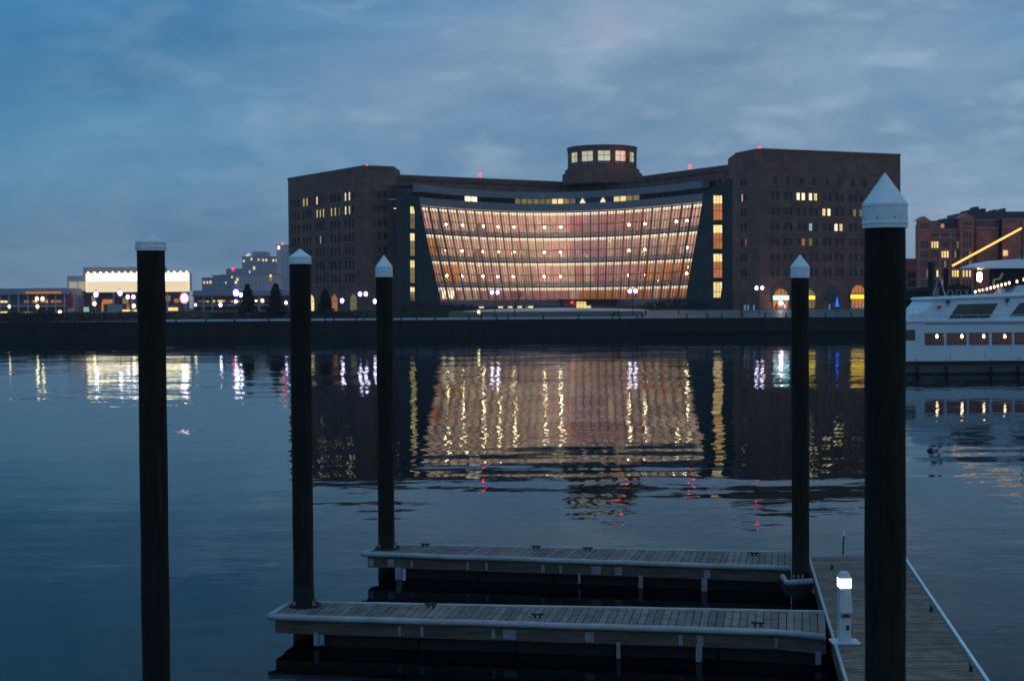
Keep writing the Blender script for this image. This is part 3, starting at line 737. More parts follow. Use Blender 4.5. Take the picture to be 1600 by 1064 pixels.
# flanks: dark granite wings with slit windows
def poly_wall(pts, m_, th=.5, name='flank_wall'):
    mb = MB(); n = len(pts); dv = Vector((0, th, 0)); mb.add(pts + [p + dv for p in pts], [tuple(range(n))[::-1], tuple(range(n, 2 * n))] + [(i, (i + 1) % n, n + (i + 1) % n, n + i) for i in range(n)]); return part(name, mb, M[m_], court)
def flank(pxo, Yo, pxt, pxb, Yi, ztop, x0, x1, slits, Yw, key):
    # outer edge vertical at pxo; inner edge follows the raking glass edge
    a0 = P(pxo, 476, Yo); a0.z = LZ; a1 = a0.copy(); a1.z = ztop
    b0 = P(pxb, 480, Yi); b0.z = LZ; b1 = P(pxt, 320, Yi); b1.z = ztop - 3.2
    pts = [a0, b0, b1, a1] if pxo < pxt else [b0, a0, a1, b1]
    poly_wall(pts, 'granite')
    for (ya, yb, kk) in slits:
        f = (x0 + x1) / 2; f = (f - pxo) / ((pxt + pxb) / 2 - pxo); Y = Yo + (Yi - Yo) * f - .5
        lo, hi = P(x0, yb, Y), P(x1, ya, Y)
        fr = MB(); fr.box(lo.x - .12, lo.x, Y - .1, Y + .5, lo.z, hi.z); fr.box(hi.x, hi.x + .12, Y - .1, Y + .5, lo.z, hi.z)
        fr.box(lo.x - .12, hi.x + .12, Y - .1, Y + .5, hi.z, hi.z + .12); fr.box(lo.x - .12, hi.x + .12, Y - .1, Y + .5, lo.z - .12, lo.z)
        w = hi.x - lo.x
        for q in range(1, 3 if w > 1.5 else 2):
            x = lo.x + w * q / (3 if w > 1.5 else 2); fr.box(x - .05, x + .05, Y - .08, Y - .03, lo.z, hi.z)
        zz = lo.z + (hi.z - lo.z) * .38; fr.box(lo.x, hi.x, Y - .075, Y - .035, zz - .06, zz + .06)
        wo = part('slit_window', fr, M['frame'], court)
        mb = MB(); cut = lo.z + (hi.z - lo.z) * .68
        mb.box(lo.x, hi.x, Y - .028, Y - .002, lo.z, cut if kk != 'pane_lit' else hi.z); part('pane', mb, M[kk], wo)
        if kk != 'pane_lit': mb = MB(); mb.box(lo.x, hi.x, Y - .028, Y - .002, cut, hi.z); part('pane', mb, M['pane_lit'], wo)
flank(620, 358, 655, 690, 355, H + 29.0, 641.5, 647.5, [(323, 357, 'pane_dim'), (365, 400, 'pane_dim'), (407, 442, 'pane_dim'), (449, 470, 'pane_dim')], 357, 'pane_dim')
flank(1150, 342, 1100, 1072, 347.5, H + 29.4, 1115, 1128, [(306, 344, 'pane_amber'), (352, 389, 'pane_amber'), (397, 434, 'pane_amber'), (441, 465, 'pane_lit')], 343, 'pane_amber')
# entrance canopy and lit door
t = t_of(915, ZGB); p = gl(t, ZGB, 0)
mb = MB(); mb.box(p.x - 7.5, p.x + 7.5, p.y - 9, p.y - .9, H + .75, H + 1.25)
for i in range(9): mb.box(p.x - 7.5 + i * 1.8, p.x - 7.5 + i * 1.8 + .25, p.y - 10.5, p.y - 9, H + .85, H + 1.1)
part('entrance_canopy', mb, M['awning'], court)
for dx in (-6.5, 6.5): mb = MB(); mb.box(p.x + dx - .3, p.x + dx + .3, p.y - 8.5, p.y - 7.9, LZ, H + .75); part('canopy_post', mb, M['granite'], court)
mb = MB()
for i in range(4): x = p.x - 2.4 + i * .95; mb.box(x, x + .85, p.y - .95, p.y - .9, LZ + .1, H + .6)
part('entrance_doors', mb, M['pane_lit'], court)
mb = MB()
for i in range(5): x = p.x - 2.45 + i * .95; mb.box(x - .04, x + .04, p.y - 1.02, p.y - .88, LZ, H + .7)
mb.box(p.x - 2.5, p.x + 1.5, p.y - 1.03, p.y - .89, H + .1, H + .2); part('door_frame', mb, M['frame'], court)
for dx in (-3.6, 3.4): mb = MB(); mb.ball((p.x + dx, p.y - 1.6, H + .45), .22); part('exit_light', mb, M['lamp_red'], court)
# red roof beacons
for px, py, Y in ((573, 260, 361), (750, 274, 382), (1078, 261, 361), (1187, 232, 328), (906, 237.5, 386), (975, 245, 382)):
    p = P(px, py, Y); mb = MB(); mb.tube([p - Vector((0, 0, 1.3)), p], .05); bo = part('beacon_stand', mb, M['iron'], court); mb = MB(); mb.ball(p, .33, 8, 6); part('roof_beacon', mb, M['lamp_red'], bo)
# shop signs (lit boxes; lettering cannot be read in the photograph)
for px0, px1, py0, py1, mk, lb in ((1208, 1232.5, 462, 468.5, 'sign_cyan', 'glowing white-cyan sign box over the shopfront left of the slim piling'),
                               (1263, 1273.5, 462, 468, 'sign_yellow', 'short glowing yellow sign box just right of the slim piling'),
                               (1290, 1307, 463, 467, 'sign_off', 'unlit dark blue sign box between the two yellow signs'),
                               (1329, 1352, 460.5, 467, 'sign_yellow', 'long glowing yellow sign box across the tall arch beside the thick piling')):
    Y = 327 + (px0 - 1187) / 220 * 15 - .9; a = P(px0, py1, Y); b = P(px1, py0, Y)
    mb = MB(); mb.box(a.x - .1, b.x + .1, Y + .02, Y + .5, a.z - .1, b.z + .1)
    loc = Vector(((a.x + b.x) / 2, Y, a.z)); t = thing('shop_sign', lb, 'sign', loc)
    part('sign_box', mb, M['iron'], t)
    nl = max(3, int((b.x - a.x) / .42)); mb = MB()
    mb.box(a.x, b.x, Y - .04, Y + .02, a.z, b.z); part('sign_face', mb, M[mk], t)
    mb = MB(); mb.beam((a.x + .2, Y + .4, b.z), (a.x + .2, Y + 1.5, b.z + .3), .06, .06); mb.beam((b.x - .2, Y + .4, b.z), (b.x - .2, Y + 1.5, b.z + .3), .06, .06)
    part('sign_bracket', mb, M['iron'], t)
p = P(1220, 474, 326); mb = MB(); mb.ball(p, .42, 12, 8); 
t = thing('wall_lantern', 'round pinkish-white lantern hanging below the cyan shop sign', 'lantern', p); part('lamp_globe', mb, M['lamp_flare'], t)
mb = MB(); mb.tube([p + Vector((0, 0, .3)), p + Vector((0, 0, 1.0)), p + Vector((0, 2, 1.1))], .04); part('hanger', mb, M['iron'], t)
# blue lit figure on a pole
p = P(1308, 492, 318.5); t = thing('blue_light_figure', 'small blue star and cone of lights on a dark pole on the quay', 'decoration', (p.x, p.y, QZ))
q = P(1308, 479, 318.5); mb = MB(); mb.tube([(p.x, p.y, QZ), q], .09); part('pole', mb, M['iron'], t)
mb = MB(); hgt = 1.7
for i in range(6):
    a = i * math.pi / 3; mb.tube([q + Vector((.4 * math.cos(a), .4 * math.sin(a), 0)), q + Vector((0, 0, hgt))], .035, 5)
mb.lathe(q.x, q.y, [(.42, q.z), (.44, q.z + .04), (.42, q.z + .08)], 12); mb.ball(q + Vector((0, 0, hgt + .1)), .13)
part('light_cone', mb, M['sign_blue'], t)

# ------------------------------------------------------------------ glowing museum at the left
MY = 520
mus = thing('waterfront_museum', 'low building with a bright glowing cream upper box overhanging at the far left shore', 'building', (P(215, 480, MY).x, MY, LZ))
a = P(135, 455.5, MY); b = P(295, 426.5, MY)
mb = MB(); mb.box(a.x, b.x, MY + .3, MY + 5, a.z, b.z); part('upper_box', mb, M['white_col'], mus)
n = 20
for i in range(n):
    x0 = a.x + (b.x - a.x) * i / n + .04; x1 = a.x + (b.x - a.x) * (i + 1) / n - .04
    zc_ = a.z + (b.z - a.z) * .56
    mb = MB(); mb.box(x0, x1, MY + .15, MY + .28, zc_ + .05, b.z - .15); part('wall_glow_panel', mb, M['glow_hi'], mus)  # light falling from the top edge is put into two panel brightnesses
    mb = MB(); mb.box(x0, x1, MY + .15, MY + .28, a.z + .15, zc_ - .05); part('wall_glow_panel', mb, M['glow_lo'], mus)
mb = MB(); mb.box(a.x - .2, b.x + .2, MY - .1, MY + .1, a.z - .3, a.z + .1); mb.box(a.x - .2, b.x + .2, MY - .1, MY + .1, b.z - .1, b.z + .2)
mb.box(a.x - .25, a.x + .1, MY - .08, MY + .12, a.z, b.z); mb.box(b.x - .1, b.x + .25, MY - .08, MY + .12, a.z, b.z); part('frame', mb, emit('lit_edge', (1, .8, .5), .9), mus)
a2 = P(130, 428, MY + 3); b2 = P(256, 417, MY + 3); mb = MB(); mb.box(a2.x, b2.x, MY + 3, MY + 8, a2.z - 1, b2.z)
for i in range(30): x = a2.x + 1 + i * (b2.x - a2.x - 1) / 30; mb.box(x, x + .12, MY + 2.9, MY + 3, a2.z, b2.z - .1)
part('rooftop_plant', mb, M['far_a'], mus)
a3 = P(105, 456, MY + 2); b3 = P(134.5, 431, MY + 2); mb = MB(); mb.box(a3.x, b3.x, MY + 2, MY + 7, a3.z, b3.z); part('side_wing', mb, M['far_c'], mus)
for (x0, x1) in ((108, 121), (123, 133)):
    q0, q1 = P(x0, 454, MY + 1.95), P(x1, 440, MY + 1.95); mb = MB(); mb.box(q0.x, q1.x, MY + 1.8, MY + 1.95, q0.z, q1.z); part('window', mb, emit('wing_glow', (.75, .62, .45), .42, .3), mus)
g0 = P(112, 490, MY + 9); g1 = P(293, 456, MY + 9); mb = MB(); mb.box(g0.x, g1.x, MY + 9, MY + 12, LZ - .5, a.z + .1); part('ground_floor', mb, M['hall_wall'], mus)
for px in (150, 178, 206, 232, 262, 290): q = P(px, 480, MY + 3); mb = MB(); mb.box(q.x - .2, q.x + .2, MY + 2.8, MY + 3.2, LZ, a.z - .3); part('column', mb, M['white_col'], mus)
for x0, x1, y0, y1, kk in ((117, 128, 478, 488, 'pane_white'), (130, 139, 480, 488, 'pane_teal'), (190, 214, 484, 489, 'pane_lit'), (218, 232, 481, 490, 'pane_lit'), (257, 284, 478, 490, 'pane_lit'), (118, 130, 470, 473, 'pane_amber'), (160, 176, 468, 474, 'pane_amber')):
    Y = MY + 8.8 if x0 < 255 else MY + 12; q0, q1 = P(x0, y1, Y), P(x1, y0, Y); mb = MB(); nn = max(2, int((q1.x - q0.x) / 1.3))
    for i in range(nn): w = (q1.x - q0.x) / nn; mb.box(q0.x + i * w + .06, q0.x + (i + 1) * w - .06, Y - .1, Y + .1, max(q0.z, LZ + .1), q1.z)
    part('window', mb, M[kk], mus)
for i in range(17):
    x = P(139 + i * 9.6, 427, MY).x; zt = P(200, 425.8, MY).z; mb = MB(); mb.ball((x, MY - 1.0, zt), .28, 8, 6); part('spot_lamp', mb, M['lamp_yellow'], mus)
    mb = MB(); mb.tube([(x, MY - 1.0, zt + .2), (x, MY + .3, zt + .35)], .05, 5); part('lamp_arm', mb, M['iron'], mus)
rq = random.Random(5)
for x0, y0, kk, w_, h_ in ((146, 466, 'pane_dim', 6, 8), (160, 480, 'pane_amber', 3, 14), (166, 474, 'pane_amber', 14, 1.6), (196, 470, 'pane_dim', 9, 9), (200, 480, 'pane_amber', 4, 8), (224, 466, 'pane_dim', 10, 7), (240, 476, 'pane_amber', 12, 8), (262, 466, 'pane_dim', 8, 9), (276, 470, 'pane_amber', 7, 6), (270, 483, 'pane_lit', 16, 5), (238, 486, 'pane_lit', 8, 4)):
    q = P(x0, y0, MY + 8.8); sw, sh = w_ * MY / F / 2, h_ * MY / F / 2; mb = MB(); mb.box(q.x - sw, q.x + sw, MY + 8.75, MY + 8.95, q.z - sh, q.z + sh); part('window', mb, M[kk], mus)
# red sail-shaped banner, flagpole, container, parasol
p = P(110.5, 481, 500); mb = MB(); n = 12
prof = [(1.15, 1.6), (1.2, 2.6), (1.0, 4.4), (.65, 6.0), (.18, 7.2)]
mb.lathe(p.x, p.y, [(r, LZ + z) for r, z in prof], 14); t = thing('red_obelisk', 'tapering red fabric obelisk standing left of the museum', 'sculpture', (p.x, p.y, LZ)); part('fabric_cone', mb, M['red_paint'], t)
mb = MB(); mb.box(p.x - .9, p.x + .9, p.y - .9, p.y + .9, LZ, LZ + 1.6); part('plinth', mb, M['far_c'], t)
p = P(115.5, 490, 495); mb = MB(); mb.tube([(p.x, p.y, LZ), (p.x, p.y, P(115, 454, 495).z)], .14, 8, 0, .08); solo('flagpole', mb, M['white_col'], (p.x, p.y, LZ), 'bare white flagpole in front of the museum, right of the red obelisk', 'flagpole')
a = P(168, 489, 470); b = P(187, 476, 470); t = thing('shipping_container', 'pale grey container standing under the glowing museum box', 'container', ((a.x + b.x) / 2, 470, LZ))
mb = MB(); mb.box(a.x, b.x, 470, 473, LZ + .1, b.z); part('container_body', mb, M['far_c'], t)
mb = MB()
for i in range(14): x = a.x + .1 + i * (b.x - a.x - .2) / 14; mb.box(x, x + .12, 469.93, 470, LZ + .3, b.z - .15)
part('corrugation', mb, M['far_a'], t)
p = P(125, 467, 480); mb = MB(); mb.lathe(p.x, p.y, [(1.7, p.z - .5), (1.6, p.z - .45), (.05, p.z + .5)], 12); t = thing('blue_parasol', 'blue market parasol beside the red obelisk', 'parasol', (p.x, p.y, LZ)); part('canopy', mb, M['blue_paint'], t)
mb = MB(); mb.tube([(p.x, p.y, LZ), (p.x, p.y, p.z + .5)], .05); part('pole', mb, M['iron'], t)

# ------------------------------------------------------------------ long hall with white columns
def hall(px0, px1, Y, roof_y, wall_y, cols, lab, lights):
    a = P(px0, 490, Y); b = P(px1, 490, Y); zr_ = P((px0 + px1) / 2, roof_y, Y).z
    t = thing('columned_hall', lab, 'building', ((a.x + b.x) / 2, Y, LZ))
    mb = MB(); mb.box(a.x, b.x, Y + 3, Y + 20, LZ - .3, zr_ - .6); part('wall', mb, M['hall_wall'], t)
    mb = MB(); mb.box(a.x, b.x, Y - .6, Y + 21, zr_ - .6, zr_); mb.box(a.x, b.x, Y + 2, Y + 18, zr_, zr_ + 1.6); part('roof', mb, M['far_b'], t)
    mb = MB(); zz = P((px0 + px1) / 2, wall_y, Y).z; mb.box(a.x, b.x, Y + .5, Y + 3, zz - .5, zz); part('walkway', mb, M['far_c'], t)
    for px in cols: q = P(px, 480, Y); mb = MB(); mb.lathe(q.x, Y, [(.22, LZ), (.22, zr_ - .6)], 8); part('column', mb, M['white_col'], t)
    for x0, x1, y0, y1, kk in lights:
        q0, q1 = P(x0, y1, Y + 2.9), P(x1, y0, Y + 2.9); nn = max(1, int((q1.x - q0.x) / .9)); w = (q1.x - q0.x) / nn
        for i in range(nn):
            if random.random() < .22: continue
            mb = MB(); mb.box(q0.x + i * w + .1, q0.x + (i + 1) * w - .1, Y + 2.8, Y + 2.98, q0.z, q1.z); part('window', mb, M[random.choice([kk, kk, 'pane_dim', 'pane_lit'])], t)
    return t
hall(-60, 104, 500, 458, 477.5, (-45, -30, -14, 0, 14.5, 29, 43.5, 58, 72.5, 87, 101), 'long low hall with white columns and yellow lit windows at the far left',
     [(0, 12, 470, 473, 'pane_lit'), (33, 100, 469, 473, 'pane_amber'), (0, 12, 487, 491, 'pane_lit'), (29, 52, 488, 491, 'pane_amber')])
t = bpy.data.objects['columned_hall']
q0, q1 = P(40, 459, 498), P(96, 455.5, 498); mb = MB(); nn = 20; w = (q1.x - q0.x) / nn
for i in range(nn): mb.box(q0.x + i * w, q0.x + (i + 1) * w - .15, 497.9, 498.2, q0.z, q1.z)
part('lit_sign_band', mb, M['pane_amber'], t)
hall(300, 470, 560, 460, 476, (318, 332, 405, 440, 462), 'long low hall with white columns behind the two big evergreens', [(332, 356, 469, 472, 'pane_lit'), (300, 380, 470, 472, 'pane_dim')])

# ------------------------------------------------------------------ hazy skyline
def tower(px0, px1, pytop, Y, m_, lab, wins, grid=None, step=None):
    a = P(px0, 478, Y); b = P(px1, pytop, Y); t = thing('distant_building', lab, 'building', ((a.x + b.x) / 2, Y, LZ))
    mb = MB(); mb.box(a.x, b.x, Y, Y + 30, LZ - .5, b.z)
    if step: sx0, sx1, sy = step; mb.box(P(sx0, 0, Y).x, P(sx1, 0, Y).x, Y + 4, Y + 20, b.z, P(sx0, sy, Y).z)
    part('wall', mb, M[m_], t)
    mb = MB(); mb.box(a.x - .3, b.x + .3, Y - .3, Y + 30.3, b.z, b.z + .5); part('roof', mb, M['far_b'], t)
    for x, y, r, kk in wins:
        q = P(x, y, Y - .1); mb = MB(); s = r * Y / F; mb.box(q.x - s * .7, q.x + s * .7, Y - .25, Y - .05, q.z - s, q.z + s); part('window', mb, M[kk], t)
    if grid:
        x0, x1, dx, y0, y1, dy = grid; x = x0
        while x < x1:
            y = y0
            while y < y1:
                q = P(x, y, Y); mb = MB(); s = .95 * Y / F; mb.box(q.x - s * .75, q.x + s * .75, Y - .12, Y + .1, q.z - s * .8, q.z + s * .8)
                part('window', mb, M['pane_dark'], t); y += dy
            x += dx
    return t
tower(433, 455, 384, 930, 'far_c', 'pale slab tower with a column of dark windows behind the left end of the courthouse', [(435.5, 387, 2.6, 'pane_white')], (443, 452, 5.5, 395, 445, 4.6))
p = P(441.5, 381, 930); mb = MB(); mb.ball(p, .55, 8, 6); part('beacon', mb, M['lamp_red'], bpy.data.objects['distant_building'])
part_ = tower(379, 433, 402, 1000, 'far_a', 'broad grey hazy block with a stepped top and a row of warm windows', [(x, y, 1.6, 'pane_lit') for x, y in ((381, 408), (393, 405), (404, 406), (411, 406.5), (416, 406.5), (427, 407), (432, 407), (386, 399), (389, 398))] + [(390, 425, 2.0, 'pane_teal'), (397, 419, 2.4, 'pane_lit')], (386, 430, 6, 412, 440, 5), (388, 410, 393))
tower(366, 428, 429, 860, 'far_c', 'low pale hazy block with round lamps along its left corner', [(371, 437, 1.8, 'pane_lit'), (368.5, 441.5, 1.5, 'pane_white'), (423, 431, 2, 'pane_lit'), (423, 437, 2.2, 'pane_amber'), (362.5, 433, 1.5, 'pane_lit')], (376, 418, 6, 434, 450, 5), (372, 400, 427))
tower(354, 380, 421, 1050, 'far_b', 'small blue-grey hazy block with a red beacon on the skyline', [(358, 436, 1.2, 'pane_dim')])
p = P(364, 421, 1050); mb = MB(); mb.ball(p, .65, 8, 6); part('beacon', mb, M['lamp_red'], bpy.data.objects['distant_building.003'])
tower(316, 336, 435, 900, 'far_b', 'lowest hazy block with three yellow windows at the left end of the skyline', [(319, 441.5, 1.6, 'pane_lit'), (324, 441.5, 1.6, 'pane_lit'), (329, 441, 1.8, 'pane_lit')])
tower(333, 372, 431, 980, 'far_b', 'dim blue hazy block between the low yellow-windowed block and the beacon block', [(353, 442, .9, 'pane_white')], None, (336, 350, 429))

# ------------------------------------------------------------------ hotel and small block at the right
def hotel_build():
    Y = 430; xl = lambda px: P(px, 440, Y).x; z = lambda py, px=1500: P(px, py, Y).z
    t = thing('brick_hotel', 'orange-red brick block with gabled corner bays and several lit windows behind the yacht', 'building', (xl(1530), Y, LZ))
    wb = window_meshes('window', .62, 2.0, 0, 1)
    rws = [382.5, 397.5, 412.5, 427.5, 442.5, 458]
    LITH = [(x, y, 'pane_lit') for x, y in ((1456.5, 384), (1460.5, 384), (1464.5, 384), (1472.5, 398), (1476.5, 398), (1480.5, 398), (1490, 425), (1494, 425), (1498, 425), (1506, 426), (1511, 426), (1515, 426), (1465, 427), (1464, 437))]
    def seg(px0, px1, top, dy, cols, rr, gable=None, wm=wb):
        YY = Y - dy; a = P(px0, 440, YY); b = P(px1, 440, YY); zt = P((px0 + px1) / 2, top, YY).z; ops = []
        for c_ in cols:
            u = P(c_, 440, YY).x - a.x
            for y in rr: zz = P(c_, y, YY).z; ops.append((u - wm[2] / 2, u + wm[2] / 2, zz - wm[3] / 2, zz + wm[3] / 2))
        mb = MB(); q0, d, nrm, rz = wall_mb(mb, (a.x, YY), (b.x, YY), LZ - .3, zt, ops)
        if dy:
            for x in (a.x, b.x): mb.add([(x, YY, LZ), (x, YY + dy + 1, LZ), (x, YY + dy + 1, zt), (x, YY, zt)], [(0, 1, 2, 3)])
        if gable: m_ = (a.x + b.x) / 2; g = P(px0, gable, YY).z; mb.add([(a.x, YY, zt), (b.x, YY, zt), (m_, YY, g), (a.x, YY + 6, zt), (b.x, YY + 6, zt), (m_, YY + 6, g)], [(0, 1, 2), (0, 2, 5, 3), (1, 4, 5, 2)])
        part('wall', mb, M['hotel'], t)
        for o in ops:
            key = lit_key((a.x + (o[0] + o[1]) / 2, YY, (o[2] + o[3]) / 2), LITH, 3.0)
            if key == 'pane_dark' and random.random() < .03: key = 'pane_dim'
            put_window(wm, t, q0, d, rz, (o[0] + o[1]) / 2, o[2], key)
        return a, b, zt, YY
    for s in (seg(1435, 1454, 345, 1.2, (1440, 1444.5, 1449), [355] + rws, 338),
              seg(1454, 1500, 358, 0, (1457, 1461, 1465, 1473, 1477, 1481, 1489, 1493, 1497), [370] + rws),
              seg(1500, 1521, 340, 1.2, (1506, 1511, 1516), [352, 367] + rws, 333),
              seg(1521, 1560, 343, -4, (1526, 1529.5, 1533, 1537, 1541, 1545, 1549, 1553, 1557), [349]),
              seg(1560, 1680, 341, -4, (1564, 1595), [349, 395])):
        a, b, zt, YY = s
        mb = MB(); mb.box(a.x - .05, b.x + .05, YY - .25, YY - .004, zt - 2.9, zt - 2.4); part('stone_band', mb, M['hotel_trim'], t)
        mb = MB(); mb.box(a.x, b.x, YY - .2, YY - .004, zt - .35, zt); part('cornice', mb, M['hotel_trim'], t)
    for y in (390, 405, 420, 435, 450):
        zz = z(y); mb = MB(); mb.box(xl(1454), xl(1500), Y - .08, Y - .003, zz - .12, zz + .12); part('string_course', mb, M['hotel_trim'], t)
    mb = MB(); mb.box(xl(1436) + 5.5, xl(1680), Y + 6, Y + 24, LZ, z(345)); part('rear_block', mb, M['hotel'], t)
    mb = MB(); mb.prism([(xl(1454), Y + .3), (xl(1500), Y + .3), (xl(1500), Y + 9), (xl(1454), Y + 9)], z(359), [z(357), z(357), z(342), z(342)])
    mb.box(xl(1478), xl(1500), Y + 1.5, Y + 9, z(358), z(341)); part('mansard_roof', mb, M['hotel_dark'], t)
    mb = MB(); mb.box(xl(1527), xl(1680), Y + 10, Y + 30, z(346), z(328))
    for px, w, py in ((1530, 6, 325), (1540, 4, 323), (1545, 5, 319), (1556, 5, 322), (1575, 4, 324), (1590, 3, 322)): mb.box(xl(px), xl(px + w), Y + 12, Y + 18, z(340), z(py))
    part('roof_plant', mb, M['hotel_dark'], t)
    for px, py, kk, s in ((1472.5, 353, 'pane_amber', 1.0), (1571, 395.5, 'pane_lit', 1.3)):
        YY = Y + (3.8 if px > 1500 else 0); q = P(px, py, YY - .1); mb = MB(); mb.box(q.x - s * .5, q.x + s * .5, YY - .2, YY - .05, q.z - s * .6, q.z + s * .6); part('window', mb, M[kk], t)
hotel_build()
Y = 450; a = P(1380, 470, Y); b = P(1436, 404, Y); t = thing('low_brick_block', 'smaller mauve brick block with a pale band left of the orange-red one', 'building', ((a.x + b.x) / 2, Y, LZ))
mb = MB(); mb.box(a.x, b.x, Y, Y + 25, LZ, b.z); part('wall', mb, M['hotel'], t)
z0 = P(1425, 422, Y).z; z1_ = P(1425, 415, Y).z; mb = MB(); mb.box(a.x - .1, b.x + .1, Y - .2, Y - .004, z0, z1_); part('stone_band', mb, M['hotel_trim'], t)
for px in (1421, 1427, 1431.5):
    for py in (430, 443, 456): q = P(px, py, Y); mb = MB(); mb.box(q.x - .5, q.x + .5, Y - .12, Y - .01, q.z - .9, q.z + .9); part('window', mb, M['pane_dark'], t)

# ------------------------------------------------------------------ dock
DZ = 0.6
def lerp(a, b, t): return a + (b - a) * t
def polyat(pts, t):
    Ls = [(pts[i + 1] - pts[i]).length for i in range(len(pts) - 1)]; s = t * sum(Ls)
    for i, l_ in enumerate(Ls):
        if s <= l_ or i == len(Ls) - 1: return pts[i].lerp(pts[i + 1], s / l_)
        s -= l_
def deck_planks(near, back, root, count, gap, mkey, zt=DZ, th=.04):
    for i in range(count):
        a, b = (i + gap / 2) / count, (i + 1 - gap / 2) / count
        n0, n1, k0, k1 = polyat(near, a), polyat(near, b), polyat(back, a), polyat(back, b)
        dz = random.uniform(-.004, .005); j = random.uniform(-.012, .012)
        q = []
        for z in (zt - th + dz, zt + dz):
            for p in (n0, n1, k1, k0): q.append(Vector((p.x, p.y + j, z)))
        mb = MB(); mb.hexa(q); part('plank', mb, M[mkey], root)
def off_line(pts, d):   # shift polyline sideways (towards viewer for positive d)
    o = []
    for i, p in enumerate(pts):
        t = (pts[min(i + 1, len(pts) - 1)] - pts[max(i - 1, 0)]).normalized(); o.append(p + Vector((t.y, -t.x, 0)) * d)
    return o
def bumper_mb(pts, r, z):
    mb = MB(); P_ = [Vector((p.x, p.y, z)) for p in pts]; fine_ = []
    for i in range(len(P_) - 1):
        k_ = max(1, int((P_[i + 1] - P_[i]).length / .6))
        for j in range(k_): q = P_[i].lerp(P_[i + 1], j / k_); fine_.append(q + Vector((0, 0, random.uniform(-.006, .006))))
    fine_.append(P_[-1]); mb.tube(fine_, r, 8); return mb
def finger(near, back, count, label, brackets, pads, cleats):
    c_ = (near[0] + near[-1] + back[0] + back[-1]) / 4
    root = thing('finger_dock', label, 'dock', (c_.x, c_.y, 0))
    deck_planks(near, back, root, count, .10, 'plank')
    path = [back[0], near[0]] + near[1:]
    ob = off_line(near, .07); eb = [back[0] - (near[1] - near[0]).normalized() * .07, ob[0] - (near[1] - near[0]).normalized() * .12]
    o = part('bumper', bumper_mb([eb[0], eb[1]] + ob, .062, DZ - .03), M['bumper'], root, True)
    bb = off_line(back, -.07); part('bumper', bumper_mb(bb, .055, DZ - .03), M['bumper'], root, True)
    for line, nm in ((off_line(near, .02), 'fascia'), (off_line(back, -.02), 'fascia')):
        mb = MB()
        for i in range(len(line) - 1): mb.beam(Vector((line[i].x, line[i].y, DZ - .215)), Vector((line[i + 1].x, line[i + 1].y, DZ - .215)), .05, .25)
        part(nm, mb, M['fascia'], root)
    mb = MB(); a, b = near[0], back[0]; dv = (near[1] - near[0]).normalized() * .0; mb.beam(Vector((a.x, a.y, DZ - .215)) , Vector((b.x, b.y, DZ - .215)), .05, .24); part('end_board', mb, M['fascia'], root)
    # floats set back under the deck, leaving the pile gap free
    for i in range(5):
        t0, t1 = .088 + i * .181, .088 + i * .181 + (.178 if i < 4 else .175)
        q = []
        for z in (-.35, DZ - .09):
            for (l_, t_, s) in ((near, t0, .1), (near, t1, .1), (back, t1, .9), (back, t0, .9)):
                n_, k_ = polyat(near, t_), polyat(back, t_); p = n_.lerp(k_, s); q.append(Vector((p.x, p.y, z)))
        mb = MB(); mb.hexa(q); part('float', mb, M['float'], root)
    dr = (near[1] - near[0]).normalized(); nr = Vector((dr.y, -dr.x, 0))
    for px, w, h in brackets:
        t_ = min((i / 500 for i in range(501)), key=lambda t: abs(proj(Vector((*polyat(near, t).xy, DZ)))[0] - px))
        p = polyat(near, t_) + nr * .06; mb = MB()
        mb.beam(Vector((p.x, p.y, DZ - .34)), Vector((p.x, p.y, DZ - .34 - h)), .04, w) if False else mb.hexa([Vector((p.x, p.y, z)) + dr * sx + nr * sy for z in (DZ - .33 - h, DZ - .30) for sx, sy in ((-w / 2, .02), (w / 2, .02), (w / 2, -.06), (-w / 2, -.06))])
        part('hanging_bracket', mb, M['bracket'], root)
    for px, w in pads:
        t_ = min((i / 500 for i in range(501)), key=lambda t: abs(proj(Vector((*polyat(near, t).xy, DZ)))[0] - px))
        p = polyat(near, t_) + nr * .052; mb = MB()
        mb.hexa([Vector((p.x, p.y, z)) + dr * sx + nr * sy for z in (DZ - .31, DZ - .13) for sx, sy in ((-w / 2, .012), (w / 2, .012), (w / 2, -.006), (-w / 2, -.006))])
        part('mounting_plate', mb, M['bracket'], root)
    for px, s in cleats:
        t_ = min((i / 500 for i in range(501)), key=lambda t: abs(proj(Vector((*polyat(near, t).xy, DZ)))[0] - px))
        p = polyat(near, t_).lerp(polyat(back, t_), s); mb = MB(); p = Vector((p.x, p.y, DZ))
        mb.tube([p - dr * .12 + Vector((0, 0, .075)), p - dr * .06 + Vector((0, 0, .065)), p + dr * .06 + Vector((0, 0, .065)), p + dr * .12 + Vector((0, 0, .075))], .02, 6)
        mb.tube([p - dr * .05, p - dr * .05 + Vector((0, 0, .085))], .022, 6); mb.tube([p + dr * .05, p + dr * .05 + Vector((0, 0, .085))], .022, 6)
        part('cleat', mb, M['iron'], root)
    return root, dr, nr
g = lambda x, y: G(x, y, DZ)
near1 = [g(432, 960), g(1215, 984), g(1291, 991)]; back1 = [g(459, 941), g(1289, 956)]
near2 = [g(576, 863), g(1236, 885)]; back2 = [g(607, 851), g(1236, 863)]
f1, dr1, nr1 = finger(near1, back1, 72, 'nearer of the two finger docks, grey planks with a pale bumper edge',
      [(496, .09, .22), (967, .07, .26), (1092, .11, .30), (1278, .10, .2)],
      [(625, .05), (661, .06), (771, .07), (797, .24), (922, .16), (1064, .07), (1094, .12), (1212, .05)], [(655, .8), (1183, .15), (835, .3)])
